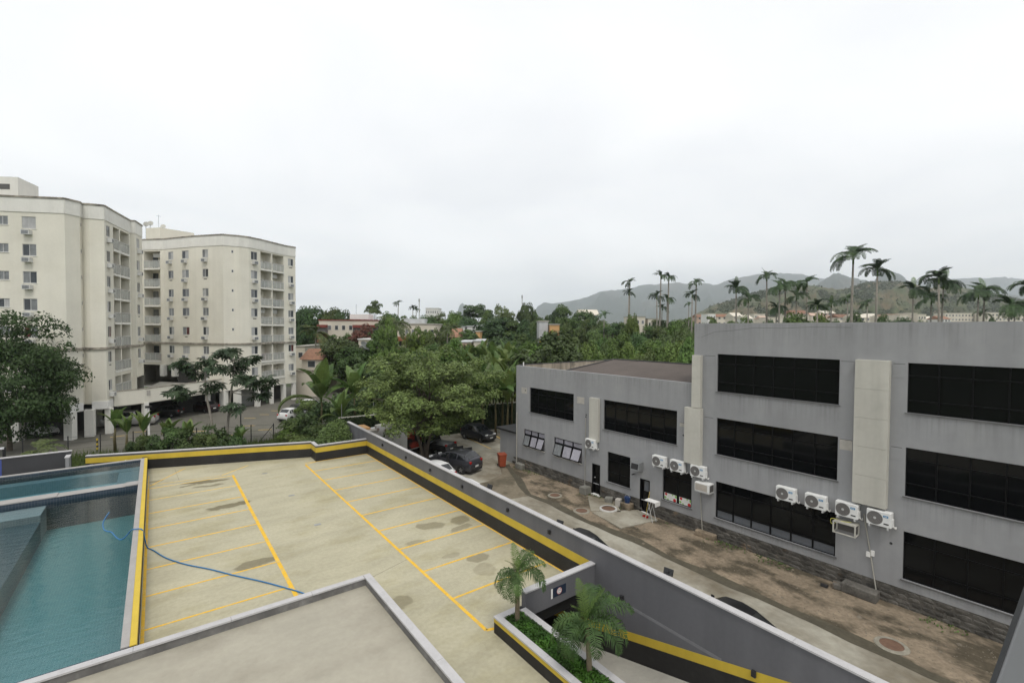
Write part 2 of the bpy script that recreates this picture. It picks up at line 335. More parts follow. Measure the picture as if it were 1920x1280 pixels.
# ------------------------------------------------------------------ perimeter walls with black / yellow / grey bands
def banded_wall(name,label,P0,P1,side,top,thick=.16,z_out=-1.3,bands=(0,.66,1.02),cop_w=.26,b0=.002):
    """wall from P0 to P1; side=+1: deck lies to the left of the walking direction"""
    d=Vector((P1[0]-P0[0],P1[1]-P0[1],0)); l=d.length; a=math.atan2(d.y,d.x)
    t=thing(name,label,'wall',(P0[0],P0[1],0),a)
    o0,o1=(-thick,0) if side>0 else (0,thick)
    MB().box(0,o0,z_out,l,o1,top-.05).build('grey_wall',m_wall,t)
    e=.006*side
    y0,y1=sorted((0,e)); MB().box(b0,y0,bands[0]-.02,l-.002,y1,bands[1]).build('black_band',m_black,t)
    e=.008*side; y0,y1=sorted((0,e)); MB().box(b0,y0,bands[1],l-.002,y1,bands[2]).build('yellow_band',m_yellow,t)
    n=max(1,round(l/2.4)); c=(o0+o1)/2
    for i in range(n):
        MB().box(l*i/n+.004,c-cop_w/2,top-.05,l*(i+1)/n-.004,c+cop_w/2,top+rv.uniform(0,.004)).build('coping_slab',m_cop,t)
    return t
rwall=banded_wall('boundary_wall','long dark grey boundary wall with yellow and black bands between deck and alley',(13.4,41.8),(13.4,12.6),-1,1.8,b0=4.8)
# near part of the same wall runs along the ramp: the bands slope down with it
l2=thing('ramp_side_wall','tall dark grey wall beside the sunken ramp with sloping yellow band','wall',(13.4,12.6,0),R(-90))
MB().box(0.0,0,-4.5,14.5,.16,1.75).build('grey_wall',m_wall,l2)
for i in range(6): MB().box(2.42*i+.004,-.05,1.75,2.42*(i+1)-.004,.21,1.802).build('coping_slab',m_cop,l2)
def yz(y): return -.5+(9.72-y)*.265       # top of the yellow band over the ramp
def strip(yA,yB,za,zb,off): # quad on wall plane; za,zb functions of world y
    m=MB(); x=13.4-off
    pts=[(x,yA,za(yA)),(x,yB,za(yB)),(x,yB,zb(yB)),(x,yA,zb(yA))]; pts+= [(13.402,p[1],p[2]) for p in pts]
    n=[tuple(p) for p in pts]; m.v=n; m.f=[(0,1,2,3),(7,6,5,4),(0,4,5,1),(1,5,6,2),(2,6,7,3),(3,7,4,0)]; m.mi=[0]*6
    return m
inv=Matrix.Rotation(R(90),4,'Z')@Matrix.Translation((-13.4,-12.6,0))
for nm,mb_,mt in (('yellow_band',strip(15.5,-1,lambda y:yz(y)-.30,yz,.008),m_yellow),('black_band',strip(15.5,-1,lambda y:yz(y)-1.1,lambda y:yz(y)-.30,.006),m_black),('pale_stripe',strip(12.4,7.3,lambda y:.1,lambda y:.2,.004),mat('pale_grey_stripe',(.19,.19,.20)))):
    mb_.v=[tuple(inv@Vector(v)) for v in mb_.v]; mb_.build(nm,mt,l2)
banded_wall('end_wall','short low end wall with coping at the deck corner beside the boundary wall',(9.53,37.0),(13.39,37.0),-1,1.2)
banded_wall('jog_wall','tiny angled return of the far deck wall',(9.56,38.46),(9.53,37.0),-1,1.2)
banded_wall('far_wall','long low far wall with yellow band behind the pool and deck',(-3.9,43.2),(9.56,38.5),-1,1.2)
rampm=MB(); rp=[(9.97,14.5,yz(14.5)-1.02),(13.39,14.5,yz(14.5)-1.02),(13.39,-2,yz(-2)-1.02),(9.97,-2,yz(-2)-1.02)]
rampm.face(rp[::-1]); rampm.face([(9.97,14.5,yz(14.5)-1.02),(9.97,26,-3.9),(13.39,26,-3.9),(13.39,14.5,yz(14.5)-1.02)][::-1])
ramp=tag(rampm.build('ramp',m_concrete),kind='structure')
MB().box(9.75,2,-4.2,9.95,26,-.36).build('basement_wall',m_wall,ramp); MB().box(9.95,26,-4.2,13.5,26.2,0-.36).build('basement_wall',m_wall,ramp); MB().box(13.4,12.7,-4.2,13.56,26.2,-1.35).build('basement_wall',m_wall,ramp)
cw=thing('ramp_lintel_wall','dark grey crosswall over the ramp mouth carrying a small sign','wall',(9.97,12.4,0))
MB().box(0,0,.15,3.42,.2,1.0).build('grey_wall',m_wall,cw)
for i in range(2): MB().box(1.71*i+.003,-.03,1.0,1.71*(i+1)-.003,.23,1.05).build('coping_slab',m_cop,cw)
MB().box(0,.195,-.37,3.42,.215,.14).build('void_shade',mat('void_shade_black',(.008,.008,.008),.8),cw)  # black sheet added for the shade of the ramp void
m_navy=mat('navy_sign',(.012,.022,.045),.5,.05); 
sg=thing('speed_sign','navy sign panel with white disc and white edge strip on the ramp crosswall','sign',(11.50,12.385,.60))
MB().box(-.29,0,-.165,.36,.014,.165).build('panel',m_navy,sg)
MB().box(-.36,-.002,-.18,-.285,.012,.165).build('white_strip',m_white,sg)
MB().disc((.03,-.004,0),.12,'y',24,0,1).build('disc',m_white,sg)
rg=MB()
for j in range(24):
    a0,a1=2*math.pi*j/24,2*math.pi*(j+1)/24
    rg.face([(.03+.12*math.cos(a0),-.006,.12*math.sin(a0)),(.03+.12*math.cos(a1),-.006,.12*math.sin(a1)),(.03+.095*math.cos(a1),-.006,.095*math.sin(a1)),(.03+.095*math.cos(a0),-.006,.095*math.sin(a0))])
rg.build('ring',mat('sign_red_ring',(.55,.25,.25),.5),sg)
def text(body,size,loc,rot,parent,m,name='lettering'):
    cu=bpy.data.curves.new(name,'FONT'); cu.body=body; cu.size=size; cu.align_x='CENTER'; cu.align_y='CENTER'; cu.extrude=.001
    cu.materials.append(m); tmp=bpy.data.objects.new('tmp',cu); me=bpy.data.meshes.new_from_object(tmp)
    bpy.data.objects.remove(tmp); bpy.data.curves.remove(cu); return link(name,me,parent,loc,rot)
text('10',.14,(.03,-.007,.025),(R(90),0,0),sg,m_dark); text('km/h',.05,(.03,-.007,-.06),(R(90),0,0),sg,m_dark)

# small spotlights along the wall and floodlights on its far side
k=0
for (y,z) in ((33.6,1.38),(29.5,1.35),(26.0,1.35),(22.2,1.36),(18.0,1.37),(15.0,1.36),(11.04,.34),(6.32,.36)):
    t=thing('wall_spotlight','small black box spotlight on the dark grey wall, %s from the far corner'%ordinal(k),'wall light',(13.395,y,z),0,'small black spotlights on the boundary wall'); k+=1
    MB().box(-.10,-.06,-.09,-.02,.06,.09).build('housing',m_dark,t,bevel=.008); MB().box(-.02,-.03,-.04,.004,.03,.04).build('bracket',m_dark,t); MB().box(-.085,-.045,-.098,-.035,.045,-.09).build('lens',m_lamp,t)
for k,(y,z) in enumerate(((20.0,1.9),(14.7,1.78),(9.35,1.9))):
    t=thing('floodlight','black floodlight behind the wall coping, %s from the parked cars'%ordinal(k),'floodlight',(13.62,y,z),R(10),'floodlights facing the alley')
    MB().box(0.05,-.16,-.10,.12,.16,.12).build('housing',m_dark,t,rot=(0,R(20),0),bevel=.01); MB().box(0,-.02,-.14,.07,.02,.02).build('bracket',m_dark,t)

# ------------------------------------------------------------------ pool
def tile_mat(name,c1,c2,gr,sz=.1,rough=.35):
    if name in MATS: return MATS[name]
    m=mat(name,c1,rough,.1,3); t=m.node_tree; N=t.nodes; L=t.links.new; b=N['Principled BSDF']; src=b.inputs['Base Color'].links[0].from_socket
    g=N.new('ShaderNodeNewGeometry'); 
    sn=N.new('ShaderNodeVectorMath'); sn.operation='SNAP'; L(g.outputs['Position'],sn.inputs[0]); sn.inputs[1].default_value=(sz,sz,sz)
    wn_=N.new('ShaderNodeTexWhiteNoise'); L(sn.outputs[0],wn_.inputs['Vector'])
    mi=N.new('ShaderNodeMix'); mi.data_type='RGBA'; L(wn_.outputs['Value'],mi.inputs['Factor']); L(src,mi.inputs['A']); mi.inputs['B'].default_value=(*c2,1)
    fr=N.new('ShaderNodeVectorMath'); fr.operation='FRACTION'; sc_=N.new('ShaderNodeVectorMath'); sc_.operation='SCALE'; sc_.inputs['Scale'].default_value=1/sz; 
    of=N.new('ShaderNodeVectorMath'); of.operation='ADD'; L(g.outputs['Position'],of.inputs[0]); of.inputs[1].default_value=(.037,.041,.043); L(of.outputs[0],sc_.inputs[0]); L(sc_.outputs[0],fr.inputs[0])
    sx=N.new('ShaderNodeSeparateXYZ'); L(fr.outputs[0],sx.inputs[0])
    # grout: distance to cell edge, ignoring the axis along the surface normal
    nn=N.new('ShaderNodeVectorMath'); nn.operation='ABSOLUTE'; L(g.outputs['Normal'],nn.inputs[0]); sn2=N.new('ShaderNodeSeparateXYZ'); L(nn.outputs[0],sn2.inputs[0])
    acc=None
    for ax in 'XYZ':
        lt=N.new('ShaderNodeMath'); lt.operation='LESS_THAN'; L(sx.outputs[ax],lt.inputs[0]); lt.inputs[1].default_value=.13
        k=N.new('ShaderNodeMath'); k.operation='LESS_THAN'; L(sn2.outputs[ax],k.inputs[0]); k.inputs[1].default_value=.7
        p=N.new('ShaderNodeMath'); p.operation='MULTIPLY'; L(lt.outputs[0],p.inputs[0]); L(k.outputs[0],p.inputs[1])
        if acc is None: acc=p.outputs[0]
        else:
            q=N.new('ShaderNodeMath'); q.operation='MAXIMUM'; L(acc,q.inputs[0]); L(p.outputs[0],q.inputs[1]); acc=q.outputs[0]
    m2=N.new('ShaderNodeMix'); m2.data_type='RGBA'; L(acc,m2.inputs['Factor']); L(mi.outputs['Result'],m2.inputs['A']); m2.inputs['B'].default_value=(*gr,1)
    L(m2.outputs['Result'],b.inputs['Base Color']); return m
m_ptile=tile_mat('pool_tile_blue',(.026,.042,.066),(.042,.060,.086),(.085,.10,.115),.12)
m_pfloor=tile_mat('pool_floor_tile',(.066,.198,.215),(.095,.235,.248),(.145,.285,.29),.1)
m_pshelf=tile_mat('pool_shelf_tile',(.055,.085,.105),(.078,.11,.132),(.11,.145,.165),.1)
m_pstep=tile_mat('pool_step_reflection',(.30,.325,.345),(.36,.38,.40),(.45,.46,.47),.1)  # sky reflection put into the pale tile colour
m_pcop=mat('pool_coping_stone',(.33,.315,.30),.75,.08,1.5,.08,12,tint=((.30,.285,.27),2.2,.55,.75,.6))
m_pbench=tile_mat('pool_bench_tile',(.15,.24,.28),(.19,.28,.32),(.25,.33,.36),.1)
pool=thing('swimming_pool','tiled swimming pool with a divided upper basin at the edge of the deck','pool',(0,0,0))
PX0,PX1=-14.0,-.89; PY0,PY1=17.18,41.2; WZ=.58
ps=MB(); ps.face([(PX0,PY0,-.9),(PX1,PY0,-.9),(PX1,PY1,-.9),(PX0,PY1,-.9)]); ps.build('floor',m_pfloor,pool)
pw=MB(); pw.box(PX1,PY0,-1.0,PX1+.06,PY1,.86); pw.box(PX0,PY1,-1.0,PX1+.06,PY1+.08,.86); pw.box(PX0,PY0-.06,-1,PX1+.06,PY0,.86); pw.build('basin_wall',m_ptile,pool)
MB().box(PX0,PY0,-.89,-4.75,33.3,.12).build('shelf',m_pshelf,pool); MB().box(PX0,33.3,-.89,-4.75,35.0,.44).build('step',m_pstep,pool)  # pale step stands in for the strip of reflected sky
MB().box(PX0,35.6,-.88,PX1,PY1,-.25).build('upper_floor',tile_mat('upper_pool_tile',(.17,.37,.43),(.21,.41,.47),(.28,.46,.50),.1),pool); MB().box(PX0,40.4,-.24,PX1,PY1,.42).build('bench',m_pbench,pool); MB().box(-2.0,35.75,-.24,PX1,40.4,.38).build('bench',m_pbench,pool)
MB().box(PX0,35.0,-.9,PX1,35.7,.80).build('divider',m_ptile,pool)
for (x0,x1,z) in ((PX0,-4.35,.86),(-4.35,-1.48,.82),(-1.48,PX1,.86)): MB().box(x0+.002,34.97,.802,x1-.002,35.75,z).build('divider_coping',m_pcop,pool)
MB().box(-.888,PY0,.862,-.69,PY1+.3,.90).build('edge_coping',m_pcop,pool); MB().box(PX0,PY1+.002,.862,-.892,PY1+.3,.90).build('edge_coping',m_pcop,pool)
MB().box(-.83,PY0,-1.2,-.53,42.0,.861).build('outer_wall',m_black,pool); MB().box(-.688,PY0,.862,-.53,PY1+.45,.892).build('yellow_band',m_yellow,pool); MB().box(-.53,PY0,.55,-.524,PY1+.45,.892).build('yellow_band',m_yellow,pool)
def water_mat():
    m=bpy.data.materials.new('pool_water'); m.use_nodes=True; t=m.node_tree; N=t.nodes; L=t.links.new; N.remove(N['Principled BSDF'])
    fr=N.new('ShaderNodeFresnel'); fr.inputs['IOR'].default_value=1.33; tr=N.new('ShaderNodeBsdfTransparent'); tr.inputs['Color'].default_value=(.80,.93,.95,1)
    gl=N.new('ShaderNodeBsdfGlossy'); gl.inputs['Roughness'].default_value=.015; gl.inputs['Color'].default_value=(1,1,1,1)
    g=N.new('ShaderNodeNewGeometry'); mp=N.new('ShaderNodeMapping'); mp.inputs['Scale'].default_value=(1.5,3.2,1); mp.inputs['Rotation'].default_value=(0,0,R(25)); L(g.outputs['Position'],mp.inputs['Vector'])
    n=N.new('ShaderNodeTexNoise'); n.inputs['Scale'].default_value=1.3; n.inputs['Detail'].default_value=3; L(mp.outputs[0],n.inputs['Vector'])
    b=N.new('ShaderNodeBump'); b.inputs['Strength'].default_value=.22; b.inputs['Distance'].default_value=.06; L(n.outputs['Fac'],b.inputs['Height'])
    L(b.outputs[0],fr.inputs['Normal']); L(b.outputs[0],gl.inputs['Normal'])
    ms=N.new('ShaderNodeMixShader'); L(fr.outputs[0],ms.inputs[0]); L(tr.outputs[0],ms.inputs[1]); L(gl.outputs[0],ms.inputs[2]); L(ms.outputs[0],N['Material Output'].inputs['Surface']); return m
m_water=water_mat()
wt=MB(); wt.face([(PX0,PY0+.001,WZ),(PX1-.001,PY0+.001,WZ),(PX1-.001,34.999,WZ),(PX0,34.999,WZ)]); wt.build('water',m_water,pool)
wt=MB(); wt.face([(PX0,35.701,WZ+.21),(PX1-.001,35.701,WZ+.21),(PX1-.001,PY1-.001,WZ+.21),(PX0,PY1-.001,WZ+.21)]); wt.build('water',m_water,pool)
m_foam=mat('water_foam',(.62,.68,.70),.4,.1,9,.2,30)
for k,(px,py) in enumerate(((45,894),(92,887),(170,877),(233,869))):
    d=(CAM_ROT.inverted()@(Vector((0,0,0)))) ; p=None
    ray=CAM_ROT@Vector(((px-960)/F_PX,-(py-640)/F_PX,-1)); tt=(WZ-CAM_Z)/ray.z; p=ray*tt
    t=MB(); rr=random.Random(k)
    for q in range(14):
        a=rr.uniform(0,6.28); r=rr.uniform(.05,.28); s_=rr.uniform(.03,.07)
        t.tube([(r*math.cos(a),r*math.sin(a)*.6,0),(r*.5*math.cos(a),r*.3*math.sin(a),rr.uniform(.05,.22)),(r*.2*math.cos(a),0,rr.uniform(.1,.2))],[s_,s_*.6,s_*.2],5)
    tag(t.build('water_jet',m_foam,loc=(p.x,p.y,WZ)),'white bubbling water jet by the far pool wall, %s from the left'%ordinal(k),'water jet','pool jets')
# pool cleaning hose
hp=[(-1.97,31.3,.595),(-2.1,29.9,.595),(-1.98,28.7,.595),(-1.7,28.2,.595),(-1.55,27.6,.595),(-1.35,27.0,.595),(-1.2,27.05,.61),(-1.05,27.3,.70),(-.93,26.95,.94),(-.74,26.89,.95),(-.56,26.7,.93),(-.48,26.75,.5),(-.39,26.84,.04),(-.16,26.31,.03),(.28,25.12,.03),(.94,23.94,.03),(1.69,22.91,.03),(2.4,21.8,.03),(3.25,20.57,.03),(3.89,19.53,.03),(4.32,18.78,.03),(4.9,17.6,.03)]
def smooth_path(P,n=5):
    P=[Vector(p) for p in P]; out=[]
    for i in range(len(P)-1):
        a,b,c,d=P[max(i-1,0)],P[i],P[i+1],P[min(i+2,len(P)-1)]
        for j in range(n):
            t=j/n; out.append(.5*((2*b)+(c-a)*t+(2*a-5*b+4*c-d)*t*t+(3*b-a-3*c+d)*t**3))
    out.append(P[-1]); return out
tag(MB().tube(smooth_path(hp),.026,8).build('pool_hose',mat('blue_hose',(.03,.16,.36),.4,.08),smooth=True),'blue pool hose running from the water across the parking deck','hose')

# ------------------------------------------------------------------ lower roof with parapet in front of the camera
rf=thing('lower_roof','flat screeded roof with grey parapet coping below the camera','roof',(0,0,0))
MB().prism([(-14,2),(6.05,2),(6.05,16.86),(-14,16.86)],.3,.60).build('screed',m_roofslab,rf)
m_par=mat('parapet_inner',(.15,.145,.14),.85,.15,1.2,.12,7,streak=((1.5,1.5,.3),.25),tint=((.27,.265,.25),1.6,.5,.72,.7))
MB().box(-14,16.86,-.3,6.25,17.05,.845).build('parapet',m_par,rf); MB().box(6.06,2,-.3,6.25,16.858,.845).build('parapet',m_par,rf)
xs=[-14,-10.4,-8,-5.6,-3.05,-.6,1.8,4.2,6.02]
for a,b in zip(xs,xs[1:]): MB().box(a+.004,16.83,.845,b-.004,17.07,.90).build('coping_slab',m_cop,rf)
ys=[2,4.2,6.6,9.0,11.4,14.0,17.07]
for a,b in zip(ys,ys[1:]): MB().box(6.03,a+.004,.845,6.28,b-.004,.90+rv.uniform(0,.003)).build('coping_slab',m_cop,rf)
# sash of the camera's own window, at the picture's edge
p0,p1=at(1920,1140,.9),at(1870,1280,.9); q=at(2010,1280,.9)
sw=thing('open_casement','grey edge of an opened casement at the bottom right corner','casement',p0)
ex=(p1-p0).normalized(); ez=(q-p0); ez=(ez-ex*ez.dot(ex)).normalized(); ey=ez.cross(ex)
if ey.dot(p0-Vector((0,0,CAM_Z)))<0: ey=-ey
M_=Matrix((ex,ez,ey)).transposed().to_4x4()
ms=MB().box(-.12,0,0,.5,.3,.012,tf=M_).build('frame',mat('sash_grey',(.20,.205,.215),.6,.03),sw,bevel=.004); MB().box(-.12,-.0025,.002,.5,0,.010,tf=M_).build('gasket',mat('gasket_grey',(.05,.052,.055),.7),sw)

# ------------------------------------------------------------------ planter
pl=thing('planter','raised planter with grey coping and yellow stripe beside the ramp','planter',(0,0,0))
MB().box(8.82,2,-.2,8.94,12.6,.5).build('side_wall',m_black,pl); MB().box(9.80,2,-.2,9.95,12.38,.5).build('side_wall',m_wall,pl); MB().box(8.94,12.45,-.2,9.95,12.6,.5).build('end_wall',m_black,pl)
MB().box(8.812,2,.36,8.82,12.6,.5).build('yellow_stripe',m_yellow,pl)
MB().box(8.94,2,-.2,9.80,12.45,.40).build('soil',m_soil,pl)
for a,b in zip((2,5,7.6,10.1),(5,7.6,10.1,12.62)):
    MB().box(8.80,a+.004,.5,9.03,b-.004,.55).build('coping_slab',m_cop,pl)
    MB().box(9.74,a+.004,.5,9.97,min(b,12.38)-.004,.55).build('coping_slab',m_cop,pl)
MB().box(9.034,12.36,.5,9.736,12.62,.55).build('coping_slab',m_cop,pl)

# ================================================================== grey office building (local x runs along the facade away from the camera, y towards the alley)
def grid_wall(mb, s0, s1, z0, z1, ops, depth, m=0, yf=0.0, out=1, back=False):
    """front face with rectangular openings and their reveals; outward is +y*out"""
    xs=sorted({s0,s1,*[a for o in ops for a in o[:2] if s0<=a<=s1]}); zs=sorted({z0,z1,*[a for o in ops for a in o[2:4] if z0<=a<=z1]})
    for a,b in zip(xs,xs[1:]):
        for c,d in zip(zs,zs[1:]):
            cx,cz=(a+b)/2,(c+d)/2
            if any(o[0]<cx<o[1] and o[2]<cz<o[3] for o in ops): continue
            q=[(a,yf,c),(b,yf,c),(b,yf,d),(a,yf,d)]; mb.face(q if out<0 else q[::-1],m)
    yb=yf-depth*out
    for (a,b,c,d,*_) in ops:
        dd=_[0] if _ else depth; yb=yf-dd*out
        for q in ([(a,yf,c),(b,yf,c),(b,yb,c),(a,yb,c)],[(a,yf,d),(a,yb,d),(b,yb,d),(b,yf,d)],[(a,yf,c),(a,yb,c),(a,yb,d),(a,yf,d)],[(b,yf,c),(b,yf,d),(b,yb,d),(b,yb,c)]):
            mb.face(q if out<0 else q[::-1],m)
        if back: 
            q=[(a,yb,c),(b,yb,c),(b,yb,d),(a,yb,d)]; mb.face(q if out<0 else q[::-1],m)
OB_ANG=R(91.371); OB_O=(24.335*math.cos(R(1.371)),24.335*math.sin(R(1.371)),0)
ob=thing('office_building','long grey two and three storey office building with black ribbon windows','building',OB_O,OB_ANG)
ob_mat=Matrix.Translation(OB_O)@Matrix.Rotation(OB_ANG,4,'Z')
def OB(s,y,z): return ob_mat@Vector((s,y,z))
W3=[(7.39,13.02,6.72,8.73),(7.39,13.0,3.34,5.31),(7.4,13.0,-.08,1.89),(-1.6,5.03,6.72,8.73),(-1.6,5.03,3.32,5.31),(-1.6,5.03,-.08,1.89)]
W2=[(23.62,28.44,3.43,5.40),(15.38,20.85,3.36,5.34),(26.65,29.1,.64,1.99),(22.78,25.6,.60,1.98),(18.63,20.48,-.05,1.94),(14.40,16.27,-.03,1.92)]
DOORS=[(21.1,21.8,-1.17,.87),(17.16,17.87,-1.22,.83)]
ow=MB(); grid_wall(ow,-3.0,14.37,-.48,10.37,W3,.16); grid_wall(ow,14.371,30.14,-.48,7.03,W2+[(a,b,-.48,d) for a,b,c,d in DOORS],.16)
ow.box(-3,-14,-1.3,14.37,-.165,-.5); ow.face([(14.37,0,7.03),(14.37,-14,7.03),(14.37,-14,10.37),(14.37,0,10.37)][::-1]); ow.face([(30.14,0,-1.3),(30.14,-13.5,-1.3),(30.14,-13.5,7.03),(30.14,0,7.03)][::-1])
ow.box(-3,-.2,10.33,14.37,-.002,10.372); ow.box(-3,-14,9.6,14.37,-.2,9.9)
ow.box(14.38,-.2,6.4,30.14,-.164,7.03); ow.box(14.38,-.2,7.0,30.14,-.002,7.032)
ow.build('wall',m_office,ob)
# parapet and roof of the low wing
m_stain=mat('stained_parapet',(.38,.33,.26),.9,.2,1.0,.15,7,streak=((2.2,2.2,.12),.45),tint=((.05,.045,.04),.8,.5,.7,.9))
MB().box(29.95,-13.4,6.2,30.13,-.2,7.06).build('parapet',m_stain,ob); MB().box(14.38,-13.6,6.2,30.13,-13.4,7.06).build('parapet',m_stain,ob); MB().box(29.93,-13.42,7.06,30.15,-.2,7.10).build('parapet_cap',m_dark,ob)
MB().box(14.38,-13.4,6.1,29.95,-.2,6.3).build('roof_slab',m_roofdk,ob)
r=MB(); r.face([(14.38,-.25,6.98),(24.6,-.25,6.98),(24.6,-5.6,7.62),(14.38,-5.6,7.62)][::-1]); r.face([(14.38,-5.6,7.62),(24.6,-5.6,7.62),(24.6,-13,6.9),(14.38,-13,6.9)][::-1]); r.face([(24.6,-.25,6.98),(24.6,-.25,6.3),(24.6,-13,6.3),(24.6,-13,6.9),(24.6,-5.6,7.62)])
r.build('roof',m_roofdk,ob); MB().tube([(14.4,-5.6,7.63),(24.65,-5.6,7.63)],.07,6).build('ridge_cap',m_dark,ob); MB().tube([(24.62,-.25,7.0),(24.62,-5.6,7.64)],.06,6).build('verge_cap',m_dark,ob)
MB().box(29.3,-.12,7.04,29.36,-.06,7.35).build('roof_vent',m_white,ob)
# plinth: rubble stones set in mortar
pb=MB(); pb.box(-3,-.15,-1.3,17.15,-.02,-.48); pb.box(17.88,-.15,-1.3,21.09,-.02,-.48); pb.box(21.81,-.15,-1.3,30.14,-.02,-.48); plinth=pb.build('stone_plinth',m_mortar,ob)
stone_me=[]
for k in range(8):
    rr=random.Random(k+50); v=[]; 
    for (x,z) in ((-.5,-.35),(-.15,-.5),(.3,-.48),(.5,-.2),(.48,.3),(.1,.5),(-.35,.46),(-.5,.1)): v.append((x+rr.uniform(-.08,.06),z+rr.uniform(-.06,.06)))
    m_=MB(); n=len(v); m_.v=[(x,0,z) for x,z in v]+[(x*.8,.8+rr.uniform(-.3,.2),z*.78) for x,z in v]+[(0,1,0)]
    m_.f=[(i,(i+1)%n,n+(i+1)%n,n+i)[::-1] for i in range(n)]+[(n+i,n+(i+1)%n,2*n)[::-1] for i in range(n)]; m_.mi=[0]*len(m_.f); stone_me.append(m_.mesh('stone',m_stone))
rr=random.Random(9); cnt=0
for row in range(4):
    z=-1.2+.2*row+.0; s_=1.2+rr.uniform(0,.3)
    while s_<30.0 and cnt<298:
        wd=rr.uniform(.28,.62)*(1 if s_<16 else 1.15); c=s_+wd/2
        if not (17.0<c<18.0 or 20.95<c<21.95): link('stone',stone_me[rr.randrange(8)],plinth,(c,-.025,z+rr.uniform(-.02,.02)),(0,rr.uniform(-.1,.1),0),(wd*rr.uniform(.8,.98),rr.uniform(.018,.042),rr.uniform(.14,.215))); cnt+=1
        s_+=wd
def pane_mesh(w_,h_,m,cache={}):
    k=(round(w_,3),round(h_,3),m.name)
    if k not in cache: cache[k]=MB().box(0,-.012,0,w_,0,h_).mesh('pane',m)
    return cache[k]
rp=random.Random(21); m_sill=mat('granite_sill',(.13,.13,.13),.6,.2,3)
def owin(op,cols,zsplit,m=m_glassdk,lower=None,bar=.045,ydep=-.10):
    s0,s1,z0,z1=op; xs=[s0+(s1-s0)*i/cols for i in range(cols+1)]; zs=[z0]+zsplit+[z1]
    f=MB()
    for x in xs: f.box(x-bar/2 if x not in(s0,s1) else (x if x==s0 else x-bar),ydep-.03,z0,x+bar/2 if x not in(s0,s1) else (x+bar if x==s0 else x),ydep+.02,z1)
    for z in zs: f.box(s0+.001,ydep-.028,max(z-bar/2,z0+.001),s1-.001,ydep+.024,min(z+bar/2,z1-.001))
    wo_=f.build('window',m_frame,ob)
    for i in range(cols):
        for j in range(len(zs)-1):
            mm=lower if (lower and j==0) else m
            link('pane',pane_mesh(xs[i+1]-xs[i]-bar,zs[j+1]-zs[j]-bar,mm),wo_,(xs[i]+bar/2,ydep-.01,zs[j]+bar/2),(rp.uniform(-.006,.006),0,rp.uniform(-.006,.006)))
    MB().box(s0-.06,-.14,z0-.045,s1+.06,.05,z0-.001).build('sill',m_sill,wo_)
    b=MB().box(s0,-.9,z0,s1,-.16,z1); return wo_
m_refl=mat('sky_lit_glass',(.11,.12,.135),.12,.15,1,spec=.6)
owin(W3[0],6,[7.22,8.22]); owin(W3[1],6,[3.85,4.82]); owin(W3[2],6,[.37,1.40],lower=m_refl,bar=.07)
owin(W3[3],7,[7.22,8.22]); owin(W3[4],7,[3.85,4.82]); owin(W3[5],7,[.42,1.4])
owin(W2[0],5,[3.95,4.92]); owin(W2[1],6,[3.86,4.85]); owin(W2[4],2,[.6,1.4]); wsh=owin(W2[5],2,[1.35],bar=.08)
# two ground-floor windows with top-hung sashes propped open over pale curtains
m_lil=mat('lilac_curtain_glass',(.33,.32,.36),.3,.12,2,spec=.5,streak=((14,14,.1),.18))
for op in (W2[2],W2[3]):
    s0,s1,z0,z1=op; f=MB(); zm_=z1-.42
    for i in range(4):
        x=s0+(s1-s0)*i/3; f.box(x-.045,-.13,z0,x+.045,-.06,z1)
    f.box(s0,-.128,zm_-.05,s1,-.055,zm_+.05); f.box(s0,-.128,z1-.06,s1,-.055,z1-.001); f.box(s0,-.128,z0+.001,s1,-.055,z0+.05)
    wo_=f.build('window',m_frame,ob); MB().box(s0-.05,-.14,z0-.05,s1+.05,.06,z0-.001).build('sill',m_concrete,wo_)
    for i in range(3):
        x=s0+(s1-s0)*i/3+.045; wd=(s1-s0)/3-.09
        link('pane',pane_mesh(wd,.34,m_lil),wo_,(x,-.1,zm_+.05)); link('curtain',pane_mesh(wd,zm_-z0-.1,m_lil),wo_,(x,-.17,z0+.05))
        hgt=zm_-z0-.1; sa=MB(); b_=.045
        for q in ((0,0,b_,hgt),(wd-b_,0,wd,hgt),(0,0,wd,b_),(0,hgt-b_,wd,hgt)): sa.box(q[0],-.02,q[1]-hgt,q[2],.02,q[3]-hgt)
        so_=sa.build('sash',m_frame,wo_,(x,-.06,zm_-.04),(R(17 if i else 24),0,0))
        gl_=MB().box(b_,-.008,-hgt+b_,wd-b_,.008,-b_).build('sash_glass',m_curtain2 if i==2 else m_lil,wo_,(x,-.06,zm_-.04),(R(17 if i else 24),0,0))
# doors
for k,(a,b,c,d) in enumerate(DOORS):
    f=MB(); f.box(a,-.14,c,a+.06,.01,d); f.box(b-.06,-.14,c,b,.01,d); f.box(a+.061,-.14,d-.06,b-.061,.01,d-.001); dr=f.build('door',m_frame,ob)
    MB().box(a+.06,-.16,c,b-.06,-.12,d-.06).build('door_leaf',m_glassdk,dr); MB().box(a,-.15,c-.08,b,.12,c).build('door_sill',m_white,dr)
    if k: MB().box(a+.12,-.118,.1,a+.46,-.10,.72).build('door_pane',m_refl,dr)
    else: MB().box(a+.5,-.118,-.1,a+.56,-.06,-.05).build('door_handle',m_alu,dr)
